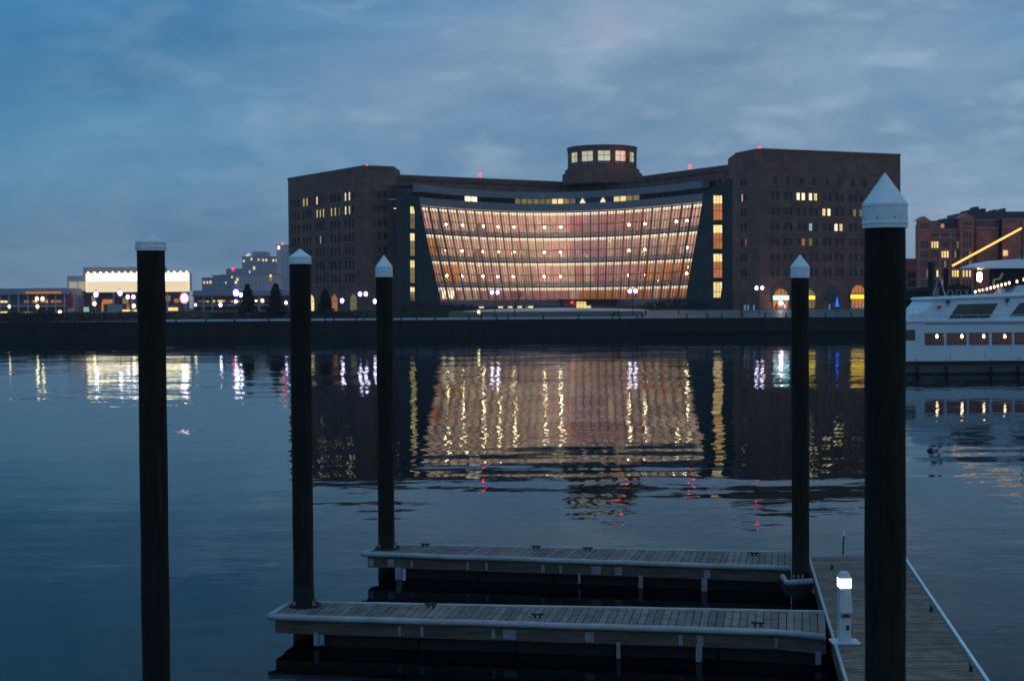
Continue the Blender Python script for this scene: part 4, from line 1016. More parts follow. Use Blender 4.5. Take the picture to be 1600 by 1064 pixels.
f2, dr2, nr2 = finger(near2, back2, 68, 'farther of the two finger docks, grey planks with a pale bumper edge',
      [(625, .14, .26), (905, .05, .2), (1002, .09, .26), (1101, .13, .28)],
      [(581, .13), (612, .15), (645, .05), (731, .06), (761, .06), (849, .08), (877, .06), (932, .22), (967, .16), (1105, .15)], [(640, .85), (818, .85), (903, .8), (1176, .7)])
# main walkway
Lf, Rf = g(1266, 869), g(1408, 867); Ln_, Rn = g(1326, 1064), g(1539.5, 1064)
def ext(a, b, y): return a + (b - a) * ((y - a.y) / (b.y - a.y))
L0, R0 = ext(Lf, Ln_, 9.5), ext(Rf, Rn, 9.5)
walk = thing('main_dock', 'long plank walkway with a white edge strip running towards the viewer at the right', 'dock', ((L0.x + Rf.x) / 2, 22, 0))
for i in range(165):
    a, b = (i + .06) / 165, (i + .94) / 165; dz = random.uniform(-.003, .004); mb = MB()
    l0, l1, r0_, r1 = L0.lerp(Lf, a), L0.lerp(Lf, b), R0.lerp(Rf, a), R0.lerp(Rf, b)
    mb.hexa([Vector((p.x, p.y, z)) for z in (DZ - .04 + dz, DZ + dz) for p in (l0, r0_, r1, l1)]); part('plank', mb, M['plank_main'], walk)
dv = (Lf - L0).normalized(); sv = Vector((dv.y, -dv.x, 0))
for a, b, s, m_ in ((L0, Lf, -1, 'bumper'), (R0, Rf, 1, 'bumper')):
    mb = MB(); w = .05; o_ = sv * s * .035; mb.beam(Vector((a.x, a.y, DZ)) + o_, Vector((b.x, b.y, DZ)) + o_, w, .06)
    part('edge_strip', mb, M['cap'] if s > 0 else M['bumper'], walk)
    mb = MB(); o_ = sv * s * .02; mb.beam(Vector((a.x, a.y, DZ - .2)) + o_, Vector((b.x, b.y, DZ - .2)) + o_, .06, .3); part('fascia', mb, M['fascia'], walk)
mb = MB(); mb.beam(Vector((Lf.x, Lf.y + .04, DZ - .17)), Vector((Rf.x, Rf.y + .04, DZ - .17)), .06, .3); part('end_board', mb, M['fascia'], walk)
for i in range(6):
    t0, t1 = i / 6 + .02, (i + 1) / 6 - .02; mb = MB()
    mb.hexa([Vector((p.x, p.y, z)) for z in (-.35, DZ - .06) for p in (L0.lerp(Lf, t0) + sv * .1, R0.lerp(Rf, t0) - sv * .1, R0.lerp(Rf, t1) - sv * .1, L0.lerp(Lf, t1) + sv * .1)]); part('float', mb, M['float'], walk)
for px, py in ((1455, 955), (1517, 1048), (1300, 889)):
    p = g(px, py); mb = MB(); mb.tube([p - dv * .15 + Vector((0, 0, .1)), p + Vector((0, 0, .085)), p + dv * .15 + Vector((0, 0, .1))], .02, 6); mb.tube([p, p + Vector((0, 0, .085))], .03, 6); part('cleat', mb, M['iron'], walk)
# pile guide frame beside piling 4
q1, q2, q3 = g(1223, 899), g(1229, 909), g(1269, 906)
mb = bumper_mb([Vector((*q1.xy, 0)), Vector((*q2.xy, 0)), Vector((*q3.xy, 0))], .06, DZ - .02); part('pile_guide', mb, M['bumper'], walk, True)
mb = MB(); mb.beam(Vector((q1.x, q1.y, DZ - .17)), Vector((q2.x, q2.y, DZ - .17)), .05, .2); mb.beam(Vector((q2.x, q2.y, DZ - .17)), Vector((q3.x, q3.y, DZ - .17)), .05, .2); part('guide_bracket', mb, M['iron'], walk)
for px in (1240, 1247, 1254): p = g(px, 903); mb = MB(); mb.tube([p, p + Vector((0, 0, .07))], .02, 6); part('guide_roller', mb, M['bracket'], walk)

# power pedestal
p = g(1321, 1006); ped = thing('power_pedestal', 'pale dock power pedestal with a glowing white lantern head', 'power pedestal', p)
w = .125; X, Y_ = p.x, p.y; z = DZ
mb = MB(); mb.box(X - .28, X + .30, Y_ - .1, Y_ + .34, z + .006, z + .035); part('base_plate', mb, M['pedestal'], ped)
mb = MB()
def tapered(mb, z0, z1, w0, w1, d0=1, d1=1): mb.hexa([(X - w0, Y_ - w0 * d0 + .1, z0), (X + w0, Y_ - w0 * d0 + .1, z0), (X + w0, Y_ + w0 + .1, z0), (X - w0, Y_ + w0 + .1, z0), (X - w1, Y_ - w1 * d1 + .1, z1), (X + w1, Y_ - w1 * d1 + .1, z1), (X + w1, Y_ + w1 + .1, z1), (X - w1, Y_ + w1 + .1, z1)])
tapered(mb, z + .035, z + .46, .118, .118); part('lower_body', mb, M['pedestal'], ped)
mb = MB(); tapered(mb, z + .46, z + .55, .112, .125, 1, 1.35); mb.hexa([(X - .125, Y_ - .07, z + .55), (X + .135, Y_ - .07, z + .55), (X + .135, Y_ + .23, z + .55), (X - .125, Y_ + .23, z + .55), (X - .118, Y_ - .03, z + .87), (X + .118, Y_ - .03, z + .87), (X + .118, Y_ + .22, z + .87), (X - .118, Y_ + .22, z + .87)]); part('upper_body', mb, M['pedestal'], ped)
mb = MB(); mb.box(X - .1, X - .01, Y_ - .05, Y_ - .034, z + .88, z + .96); mb.box(X - .118, X + .118, Y_ - .02, Y_ + .22, z + .87, z + .97); part('meter_panel', mb, M['pedestal'], ped)
mb = MB(); mb.box(X - .12, X + .12, Y_ - .03, Y_ + .22, z + .972, z + 1.13); part('lantern', mb, M['lamp_pedestal'], ped)
mb = MB(); mb.hexa([(X - .135, Y_ - .05, z + 1.13), (X + .135, Y_ - .05, z + 1.13), (X + .135, Y_ + .24, z + 1.13), (X - .135, Y_ + .24, z + 1.13), (X - .075, Y_ + .02, z + 1.23), (X + .075, Y_ + .02, z + 1.23), (X + .075, Y_ + .17, z + 1.23), (X - .075, Y_ + .17, z + 1.23)]); part('cap', mb, M['pedestal'], ped)
mb = MB(); mb.lathe(X + .045, Y_ - .03, [(.03, z + .25), (.032, z + .33)], 10); mb.box(X + .119, X + .135, Y_ + .0, Y_ + .1, z + .13, z + .3); part('outlet', mb, M['iron'], ped)
mb = MB(); mb.hexa([(X - .09, Y_ - .055, z + .47), (X + .09, Y_ - .055, z + .47), (X + .09, Y_ - .02, z + .47), (X - .09, Y_ - .02, z + .47), (X - .05, Y_ - .078, z + .53), (X + .05, Y_ - .078, z + .53), (X + .05, Y_ - .02, z + .53), (X - .05, Y_ - .02, z + .53)]); part('cover_flap', mb, M['fascia'], ped)
ped.scale = (.82, .85, 1)
# marker stake at the dock end
p = g(1317, 866); q = P(1318.5, 829, p.y); t = thing('marker_stake', 'thin upright stake with a pale tip at the far end of the walkway', 'stake', p)
mb = MB(); mb.tube([p, Vector((q.x, q.y, q.z - .12))], .022, 6); part('rod', mb, M['fascia'], t)
mb = MB(); mb.tube([Vector((q.x, q.y, q.z - .12)), q], .026, 6); part('tip', mb, M['cap'], t)
# coiled black hose / rope hanging at the near corner
# ------------------------------------------------------------------ pilings
def piling(cx, cyref, Y, dia, y_shaft, y_cone, y_tip, label, capw=1.1):
    b = P(cx, cyref, Y); r = dia / 2
    zt = P(cx, y_shaft, Y - r).z; zc_ = P(cx, y_cone, Y - r).z; ztip = P(cx, y_tip, Y).z
    t = thing('piling', label, 'piling', (b.x, b.y, 0))
    mb = MB(); n = 28; prof = []; z = -3.0
    while z < zt: prof.append((r * (1 + .012 * math.sin(z * 3.1 + cx) + random.uniform(-.006, .006)), z)); z += .28
    prof.append((r, zt + .02)); mb.lathe(b.x, b.y, prof, n)
    part('shaft', mb, M['pile'], t, True)
    mb = MB(); mb.lathe(b.x, b.y, [(r * 1.035, -2.9), (r * 1.045, .2), (r * 1.03, .75), (r * 1.0, 1.05)], n, 0, False); part('weed_band', mb, M['pile_wet'], t, True)
    cr = r * capw; mb = MB()
    mb.lathe(b.x, b.y, [(r * 1.005, zt - .03), (cr, zt - .03), (cr, zt), (cr * .995, zc_ - .015), (cr * .985, zc_)], 32, 0, False)
    mb.lathe(b.x, b.y, [(cr * 1.015, zc_), (cr * 1.0, zc_ + .025), (cr * .04, ztip), (.001, ztip + .002)], 32, 0, False)
    me_o = part('cap', mb, M['cap'], t)
    mb = MB(); zb_ = zt + (zc_ - zt) * .35
    for i in range(8): a = i * math.pi / 4 + .2; mb.box(b.x + cr * math.cos(a) - .005, b.x + cr * math.cos(a) + .005, b.y + cr * math.sin(a) - .005, b.y + cr * math.sin(a) + .005, zb_ - .005, zb_ + .005)
    part('cap_screw', mb, M['iron'], me_o)
    mb = MB(); mb.lathe(b.x, b.y, [(cr * 1.0, zt), (cr * 1.022, zt + .006), (cr * 1.022, zt + .022), (cr * 1.0, zt + .03)], 32, 0, False); part('cap_rim', mb, M['cap'], me_o)
    return t
piling(240, 726, 21.4, .40, 388, 380, 362, 'leftmost dark timber piling with a low pale cone cap, standing alone in open water')
p2 = G(475, 950, DZ); piling(472, 700, p2.y + .18, .40, 410, 403, 389, 'dark timber piling with a flat white cone cap rising through the nearer finger dock', 1.08)
p3 = G(605, 859, DZ); piling(602.5, 700, p3.y + .2, .395, 431, 418, 399, 'slim dark white-capped piling rising through the outer end of the farther finger dock', 1.05)
piling(1250.5, 660, 32.0, .375, 432, 418, 398, 'slim dark piling with a white cap beside the walkway, where the farther finger dock ends', 1.1)
piling(1383, 700, 13.3, .365, 350, 321, 271, 'thickest dark piling with a large white cone cap in the right foreground', 1.1)
# steel collars where piles pass the fingers
for (root, cpt) in ((f1, p2), (f2, p3)):
    mb = MB(); c_ = Vector((cpt.x, cpt.y + .19, DZ + .03)); n = 20
    mb.lathe(c_.x, c_.y, [(.27, DZ + .01), (.31, DZ + .01), (.31, DZ + .05), (.27, DZ + .05), (.27, DZ + .01)], 24, 0, False)
    part('pile_hoop', mb, M['iron'], root)
    for k_ in range(4):
        a = k_ * math.pi / 2 + .78; q = c_ + Vector((.26 * math.cos(a), .26 * math.sin(a), 0)); mb = MB(); mb.tube([q + Vector((0, 0, -.02)), q + Vector((0, 0, .1))], .022, 6); part('guide_roller', mb, M['bracket'], root)

# ------------------------------------------------------------------ street lamps on the far shore
def lamp_post(px, py, Y, heads, mk, label, group=None, r=.42):
    Y = my(Y); r *= 1.05; q = P(px, py, Y); zb = land_z(Y) - .05; t = thing('lamp_post', label, 'street lamp', (q.x, q.y, zb), group)
    mb = MB(); mb.tube([(q.x, q.y, zb), (q.x, q.y, q.z + (.1 if heads > 1 else -.3))], .10, 8, 0, .06); mb.lathe(q.x, q.y, [(.2, zb), (.2, zb + .3), (.1, zb + .5)], 8)
    part('pole', mb, M['iron'], t)
    xs = [0] if heads == 1 else [-.62, .62]
    if heads > 1: mb = MB(); mb.tube([(q.x - .55, q.y, q.z + .55), (q.x, q.y, q.z + .1), (q.x + .55, q.y, q.z + .55)], .04, 6); part('crossarm', mb, M['iron'], t)
    for x in xs:
        mb = MB(); mb.ball((q.x + x, q.y, q.z), r * 1.3, 14, 10, 0, 1.2); gb = part('lamp_globe', mb, M['halo_violet' if mk == 'lamp_violet' else 'halo_pink' if mk == 'lamp_flare' else 'halo_warm'], t, True)  # outer globe carries the imitated halo, the core is the lamp
        mb = MB(); mb.ball((q.x + x, q.y, q.z), r * .78, 12, 8, 0, 1.25); part('lamp_core', mb, M[mk], gb, True)
        mb = MB(); mb.lathe(q.x + x, q.y, [(r * .7, q.z + r * 1.5), (.05, q.z + r * 1.85)], 8); part('lamp_cap', mb, M['iron'], t)
for px, py, Y, hd, mk, lb, r in (
    (773, 457, 300, 2, 'lamp_violet', 'twin-globe violet-white lamp in front of the glass hall, left of the entrance', .36),
    (988.5, 455, 300, 2, 'lamp_violet', 'twin-globe violet-white lamp in front of the glass hall, right of the entrance', .40),
    (1186.5, 450, 296, 2, 'lamp_violet', 'twin-globe violet-white lamp left of the cyan shop sign', .36),
    (567, 459.5, 300, 2, 'lamp_violet', 'twin-globe violet-white lamp in front of the left brick block', .42),
    (534.5, 470, 305, 1, 'lamp_violet', 'single violet-white lamp by the arches, left of the twin lamp', .42),
    (586, 471, 300, 1, 'lamp_violet', 'single violet-white lamp right next to the slim left piling', .42),
    (447, 473, 310, 1, 'lamp_violet', 'single small violet lamp left of the second piling, right of the evergreen', .32),
    (369, 457.5, 290, 1, 'lamp_violet', 'large bright violet lamp left of the evergreens', .62),
    (376.5, 461, 330, 1, 'lamp_violet', 'pale lamp just touching the left evergreen', .42),
    (368.5, 471, 360, 1, 'lamp_violet', 'lower small lamp under the large violet lamp', .40),
    (344.5, 476.5, 340, 1, 'lamp_violet', 'small violet lamp standing alone left of the large violet one', .38),
    (288, 466, 300, 1, 'lamp_flare', 'brightest flaring pinkish-white lamp below the right end of the glowing box', .75),
    (305.5, 476.5, 360, 1, 'lamp_yellow', 'small yellowish-white lamp right of the flaring lamp', .3),
    (204, 464, 320, 2, 'lamp_violet', 'twin-globe lamp beneath the glowing museum box, beside the leftmost piling', .40),
    (187.5, 458, 330, 1, 'lamp_violet', 'violet lamp below the middle of the glowing museum box', .50),
    (150, 460, 330, 1, 'lamp_violet', 'violet lamp below the left part of the glowing museum box', .50),
    (147.5, 474.5, 380, 1, 'lamp_yellow', 'warm white lamp low under the left part of the museum', .50),
    (209, 478, 360, 1, 'lamp_yellow', 'warm white lamp low beside the leftmost piling', .45),
    (62, 467, 330, 2, 'lamp_yellow', 'twin-globe white lamp before the long columned hall', .38),
    (58.5, 479, 350, 1, 'lamp_yellow', 'single white lamp below the twin lamp at the columned hall', .38),
    (14.3, 479, 350, 1, 'lamp_yellow', 'greenish-white lamp at the far left edge', .32),
    (93.5, 489, 340, 1, 'lamp_yellow', 'low bright white lamp left of the red obelisk', .5),
    (410, 470, 520, 1, 'lamp_yellow', 'warm lamp between the two evergreens', .55),
    (400, 470, 540, 1, 'lamp_orange', 'small orange lamp between the two evergreens', .3),
    (748, 487.5, 292, 1, 'lamp_yellow', 'tiny low white lamp at the promenade left of the plaza', .3),
    (508, 487.5, 330, 1, 'lamp_yellow', 'small yellow lamp at the foot of the left brick block', .2),
    (1425.5, 468, 250 + 40, 1, 'lamp_orange', 'orange lamp beside the thick foreground piling, over the yacht stern', .48),
    (1424.5, 478, 300, 1, 'lamp_orange', 'small orange lamp low beside the thick foreground piling', .3)):
    lamp_post(px, py, Y, hd, mk, lb, None, r)
# bollards
bm_ = MB(); bm_.lathe(0, 0, [(.2, 0), (.17, .1), (.16, .85), (.22, .95), (.2, 1.08), (.05, 1.15)], 10); bmesh_ = bm_.mesh('bollard', M['iron'])
for px in (22, 45, 75, 118, 155, 195, 275, 322, 366, 420, 508, 522, 557, 568, 614, 627, 651, 680, 733, 752, 776, 794, 849, 904, 957, 968, 995, 1003, 1073, 1105, 1128, 1160, 1196, 1228, 1290, 1330):
    q = P(px, 500, QY + 1.2); tag(link('bollard', bmesh_, None, (q.x, QY + 1.2, QZ)), 'short dark bollard on the far quay edge', 'bollard', 'bollards along the far quay edge')
# cars parked before shops? none readable; low white posts on the promenade right
pm_ = MB(); pm_.lathe(0, 0, [(.22, 0), (.22, .95), (.12, 1.15)], 8); pm_ = pm_.mesh('white_post', M['cap'])
for px in (1164, 1169, 1178, 1227, 1296, 1334, 1346): q = P(px, 492, 326); tag(link('white_post', pm_, None, (q.x, 326, LZ + .06)), 'short white post in front of the brick block shops', 'post', 'white posts in front of the shops')

# ------------------------------------------------------------------ people on the promenade
def person(px, Y, lean, label, coat):
    q = P(px, 492, Y); z0 = land_z(Y); t = tag(link('person', None, None, (q.x, Y, z0)), label, 'person')
    me = bpy.data.meshes.new('body')
    vs = [(0, 0, .95), (0, 0, 1.2), (lean * .3, 0, 1.45), (lean * .35, 0, 1.56), (lean * .38, -.02, 1.68), (lean * .38, -.01, 1.78),
          (.12, 0, .9), (.15 + lean * .2, .05, .48), (.16, .1, .06), (.16, -.06, .03),
          (-.12, 0, .9), (-.13, -.05, .48), (-.15, -.1, .06), (-.15, -.24, .03),
          (.2 + lean * .3, 0, 1.42), (.27 + lean * .3, 0, 1.15), (.24 + lean * .2, -.12, .9), (-.2 + lean * .3, 0, 1.42), (-.27 + lean * .3, .02, 1.15), (-.25 + lean * .2, .08, .9)]
    es = [(0, 1), (1, 2), (2, 3), (3, 4), (4, 5), (0, 6), (6, 7), (7, 8), (8, 9), (0, 10), (10, 11), (11, 12), (12, 13), (2, 14), (14, 15), (15, 16), (2, 17), (17, 18), (18, 19)]
    rr = [.16, .16, .17, .065, .1, .09, .11, .075, .05, .045, .11, .075, .05, .045, .07, .055, .045, .07, .055, .045]
    me.from_pydata(vs, es, []); me.materials.append(coat); o = link('body', me, t)
    sk = o.modifiers.new('skin', 'SKIN'); o.modifiers.new('sub', 'SUBSURF').levels = 1; o.modifiers['sub'].render_levels = 1
    for i, v in enumerate(me.skin_vertices[0].data): v.radius = (rr[i], rr[i] * .8); v.use_root = i == 0
    mb = MB(); mb.ball((q.x + lean * .38, Y - .015, z0 + 1.72), .118, 10, 8, 0, 1.15); part('head', mb, M['skin'], t, True)
    mb = MB(); mb.ball((q.x + lean * .38, Y + .015, z0 + 1.755), .118, 10, 8, 0, 1.0); part('hair', mb, M['cloth'], t, True)
M['coat2'] = mat('brown_coat', (.10, .05, .03), .9, .2, 2)
person(960, 318.2, 0, 'left of two people in dark clothes standing together on the promenade', M['cloth'])
person(966, 318.7, .1, 'right of two people in dark clothes standing together on the promenade', M['cloth'])
person(1009, 319, -.15, 'person in a brown coat near the entrance path by the lamp pole', M['coat2'])
person(1212, 325, .5, 'leaning person in dark clothes under the cyan shop sign', M['cloth'])

# ------------------------------------------------------------------ vegetation
def conifer(px, ytop, ybase, Y, wpx, label):
    Y = my(Y); q = P(px, ybase, Y); z0 = land_z(Y); top = P(px, ytop, Y).z; hgt = top - z0; R = wpx * Y / F / 2
    t = thing('conifer_tree', label, 'tree', (q.x, Y, z0))
    mb = MB(); mb.tube([(q.x, Y, z0 - .1), (q.x, Y, z0 + hgt * .5), (q.x, Y, z0 + hgt * .97)], .22, 8, 0, .04); part('trunk', mb, M['bark'], t)
    mb = MB(); rnd = random.Random(int(px))
    for k_ in range(170):
        h_ = .06 + .92 * (k_ / 170); az_ = k_ * 2.4 + rnd.random(); rr = R * min(1, (1 - h_) ** .8 * 1.35) * 1.1 * rnd.uniform(.8, 1.2)
        zz = z0 + hgt * h_; tip = Vector((q.x + rr * math.cos(az_), Y + rr * math.sin(az_), zz - .18 * rr))
        base = Vector((q.x, Y, zz + .05))
        for j in range(14):
            s = rnd.uniform(.15, 1.0); c_ = base.lerp(tip, s) + Vector((rnd.gauss(0, .14), rnd.gauss(0, .14), rnd.gauss(0, .1)))
            a = Vector((rnd.gauss(0, 1), rnd.gauss(0, 1), rnd.gauss(0, .5))).normalized() * rnd.uniform(.22, .42); b = a.cross(Vector((rnd.random(), rnd.random(), 1))).normalized() * rnd.uniform(.14, .26)
            mb.add([c_ - a, c_ + b, c_ + a, c_ - b], [(0, 1, 2, 3)])
    part('crown', mb, M['leaf'], t)
conifer(387, 444, 490, 318, 26, 'narrower evergreen tree right of the large violet lamp')
conifer(431, 443, 492, 312, 32, 'largest evergreen tree, between the lamps left of the courthouse')
conifer(508.5, 452, 490, 318, 22, 'evergreen tree in front of the lit arches of the left brick block')
def shrub(px, Y, w, h, label, group, mk='shrub'):
    Y = my(Y) if px < 600 or px > 1100 else 330 + (Y - 300) * .6; w *= 1.12; q = P(px, 490, Y); z0 = land_z(Y); t = thing('shrub', label, 'shrub', (q.x, Y, z0), group); rnd = random.Random(int(px * 7))
    mb = MB()
    for i in range(7): a = rnd.uniform(0, 6.28); mb.tube([(q.x, Y, z0 - .05), (q.x + .35 * w * math.cos(a), Y + .3 * w * math.sin(a), z0 + h * .8)], .05, 5, 0, .015)
    part('stem', mb, M['bark'], t); mb = MB()
    for i in range(420):
        u = Vector((rnd.gauss(0, 1), rnd.gauss(0, 1), rnd.gauss(0, 1))).normalized() * rnd.uniform(.45, 1.0)
        c_ = Vector((q.x + u.x * w / 2, Y + u.y * w / 2, z0 + h * .5 + u.z * h * .5 * rnd.uniform(.8, 1.1)))
        a = Vector((rnd.gauss(0, 1), rnd.gauss(0, 1), rnd.gauss(0, 1))).normalized() * rnd.uniform(.12, .26); b = a.cross(Vector((rnd.random(), 1, rnd.random()))).normalized() * .12
        mb.add([c_ - a, c_ + b, c_ + a, c_ - b], [(0, 1, 2, 3)])
    part('foliage', mb, M[mk], t)
for i, (px, Y, w, h) in enumerate(((18, 292, 5, 2.2), (40, 290, 4, 1.9), (62, 288, 5, 2.4), (75, 295, 4.5, 2.6), (250, 300, 4, 1.2), (345, 300, 5, 1.7), (400, 300, 5, 1.6), (470, 300, 4.5, 1.5), (520, 300, 5, 1.7), (545, 298, 5, 1.6),
                                   (612, 300, 4, 1.8), (640, 310, 6, 2.4), (668, 312, 6, 2.8), (700, 318, 6, 2.3), (728, 318, 5, 1.8), (1020, 318, 6, 2.2), (1045, 320, 6, 3.2), (1068, 320, 6, 3.0), (1090, 318, 5, 2.4))):
    shrub(px, Y, w, h, 'low dark leafy shrub behind the far promenade', 'shrubs behind the far promenade')
# ground cover strip: uncountable
mb = MB(); rnd = random.Random(3)
for i in range(16000):
    x = rnd.uniform(-122, -14); y = rnd.uniform(QY + 6, QY + 16)
    z = land_z(y); c_ = Vector((x, y, z + rnd.uniform(.0, .4) * (1 + .5 * math.sin(x * .5)))); a = Vector((rnd.gauss(0, .2), rnd.gauss(0, .2), rnd.uniform(.1, .3))); b = Vector((rnd.uniform(.06, .16), rnd.gauss(0, .1), 0))
    mb.add([c_ - a, c_ + b, c_ + a, c_ - b], [(0, 1, 2, 3)])
struct('ground_cover', mb, M['shrub'], kind='stuff')
def bare_tree(px, Y, hgt, label):
    Y = my(Y); q = P(px, 490, Y); z0 = land_z(Y); rnd = random.Random(int(px)); t = thing('bare_tree', label, 'tree', (q.x, Y, z0)); mt = MB(); mc = MB()
    mt.tube([(q.x, Y, z0 - .1), (q.x + .05, Y, z0 + hgt * .35)], .14, 7, 0, .09)
    def br(p, d, l_, r, n_):
        e = p + d * l_; mc.tube([p, e], r, 4, 0, r * .6)
        if n_:
            for _ in range(3): br(e, (d + Vector((rnd.gauss(0, .45), rnd.gauss(0, .45), rnd.uniform(0, .3)))).normalized(), l_ * .72, r * .6, n_ - 1)
    for _ in range(5): br(Vector((q.x + .05, Y, z0 + hgt * rnd.uniform(.25, .36))), Vector((rnd.gauss(0, .5), rnd.gauss(0, .5), 1)).normalized(), hgt * .24, .055, 3)
    part('trunk', mt, M['bark'], t); part('crown', mc, M['bark'], t)
bare_tree(804, 300, 6.5, 'slender bare tree on the plaza before the left half of the glass hall')
bare_tree(1158, 292, 7, 'slender bare tree before the dark flank right of the glass hall')
bare_tree(1060, 306, 5, 'small bare tree among the shrubs at the right foot of the glass hall')
bare_tree(640, 306, 5, 'small bare tree among the shrubs at the left foot of the glass hall')
bare_tree(350, 305, 5.5, 'bare tree left of the narrower evergreen')

# ------------------------------------------------------------------ white dinner yacht at the right
YB = 131.0
def yacht():
    p = lambda x, y, Y=YB: P(x, y, Y)
    sx = p(1402, 560).x; bx = p(2050, 560).x
    t = thing('dinner_yacht', 'white dinner cruise yacht with lit square cabin windows moored at the right edge', 'boat', ((sx + bx) / 2, YB + 4, 0))
    def outline(inset, x0=sx, x1=bx, w=8.5, bow=12):
        o = [(x0 + inset, YB + inset)]
        for i in range(9): s = i / 8; o.append((x1 - bow + bow * math.sin(s * math.pi / 2) - inset, YB + inset + (w / 2 - inset) * (1 - math.cos(s * math.pi / 2))))
        for i in range(1, 9): s = 1 - i / 8; o.append((x1 - bow + bow * math.sin(s * math.pi / 2) - inset, YB + w - inset - (w / 2 - inset) * (1 - math.cos(s * math.pi / 2))))
        o.append((x0 + inset, YB + w - inset)); return o
    zdk = p(1500, 564).z; zrb = p(1500, 568).z
    mb = MB(); mb.prism(outline(.25), -.8, zrb); part('hull', mb, M['boat_hull'], t)
    mb = MB(); mb.prism(outline(.24), -.1, .14); part('boot_stripe', mb, M['black'], t)
    mb = MB(); mb.prism(outline(-.08), zrb, zdk); part('rub_rail', mb, M['black'], t)
    z1 = zdk; z2 = p(1500, 503).z; zw0, zw1 = p(1500, 538).z, p(1500, 521).z
    xl = p(1404, 550).x; wins = [(1446, 1474), (1480, 1509), (1515, 1544), (1551, 1580), (1586, 1615), (1621, 1650), (1657, 1686), (1693, 1722)]
    xe = bx - 9; ops = [(p(a, 530).x - xl, p(b, 530).x - xl, zw0, zw1) for a, b in wins]
    mb = MB(); wall_mb(mb, (xl, YB), (xe, YB), z1, z2, ops, .12)
    # stern end: raked, bow end and far side
    mb.add([(xl, YB, z1), (xl, YB + 8, z1), (xl + 1.4, YB + 8, z2), (xl + 1.4, YB, z2)], [(0, 3, 2, 1)])
    mb.add([(xe, YB, z1), (xe, YB + 8, z1), (xe, YB + 8, z2), (xe, YB, z2)], [(0, 1, 2, 3)])
    mb.add([(xl, YB + 8, z1), (xe, YB + 8, z1), (xe, YB + 8, z2), (xl, YB + 8, z2)], [(0, 1, 2, 3)])
    part('main_deck_wall', mb, M['boat_white'], t)
    mb = MB(); mb.box(xl - .1, xe + .1, YB - .12, YB + 8.1, z2, z2 + .12); part('upper_deck', mb, M['boat_white'], t)
    zb = p(1500, 504.5).z; mb = MB(); mb.box(xl + 2.4, xe, YB - .05, YB - .003, zb - .1, zb - .04); part('deck_line', mb, M['boat_hull'], t)
    # cabin interior with warm lamps
    mb = MB(); x0 = p(1440, 530).x; mb.add([(x0, YB + 2.6, z1 + .05), (xe - .2, YB + 2.6, z1 + .05), (xe - .2, YB + 2.6, z2 - .05), (x0, YB + 2.6, z2 - .05)], [(0, 1, 2, 3)])
    mb.add([(x0, YB + .2, z1 + .3), (xe - .2, YB + .2, z1 + .3), (xe - .2, YB + 2.6, z1 + .3), (x0, YB + 2.6, z1 + .3)], [(0, 1, 2, 3)])
    part('cabin_lining', mb, M['boat_int'], t)
    lm = emit('cabin_lamp', (1, .62, .30), 11)
    for (a, b), lx in zip(wins, (1464, 1503, 1537, 1570, 1606, 1640, 1676, 1712)):
        wa, wb_ = p(a, 530).x, p(b, 530).x
        fr = MB(); e = .06
        fr.box(wa, wb_, YB - .03, YB + .05, zw0 - e, zw0); fr.box(wa, wb_, YB - .03, YB + .05, zw1, zw1 + e); fr.box(wa - e, wa, YB - .03, YB + .05, zw0 - e, zw1 + e); fr.box(wb_, wb_ + e, YB - .03, YB + .05, zw0 - e, zw1 + e)
        wo = part('window', fr, M['boat_hull'], t)
        mb = MB(); mb.add([(wa, YB + .06, zw0), (wb_, YB + .06, zw0), (wb_, YB + .06, zw1), (wa, YB + .06, zw1)], [(0, 1, 2, 3)]); part('pane', mb, M['glass'], wo)
        q = p(lx, 525.5, YB + 1.0); mb = MB(); mb.ball(q, .11, 8, 6, 0, 1.6); part('cabin_lamp', mb, lm, t)
        mb = MB(); mb.box(q.x - .03, q.x + .03, YB + 1.6, YB + 1.65, z1 + .3, zw1 - .2); mb.box(q.x - .5, q.x - .35, YB + 1.2, YB + 1.5, z1 + .3, zw0 + .45); mb.box(q.x + .4, q.x + .55, YB + 1.2, YB + 1.5, z1 + .3, zw0 + .5); part('cabin_furniture', mb, M['boat_int'], t)
    # raked upper superstructure
    zt0, zt1 = p(1462, 466.5).z, p(1600, 456).z; xa0, xa1 = p(1437, 503).x, p(1463, 467).x; xR = xe - 4
    ztR = zt1 + (zt1 - zt0) * .3
    YS = YB + .25; YE = YB + 7.7; zu = z2 + .12
    mb = MB(); mb.hexa([(xa0, YS, zu), (xR + 3, YS, zu), (xR + 3, YE, zu), (xa0, YE, zu), (xa1, YS + .25, zt0 - .1), (xR, YS + .25, ztR - .1), (xR, YE - .25, ztR - .1), (xa1, YE - .25, zt0 - .1)])
    part('superstructure', mb, M['boat_white'], t)
    mb = MB(); mb.hexa([(xa1 - .25, YS, zt0 - .1), (xR + .4, YS, ztR - .1), (xR + .4, YE, ztR - .1), (xa1 - .25, YE, zt0 - .1), (xa1 - .1, YS + .1, zt0 + .14), (xR, YS + .1, ztR + .14), (xR, YE - .1, ztR + .14), (xa1 - .1, YE - .1, zt0 + .14)]); part('roof', mb, M['boat_white'], t)
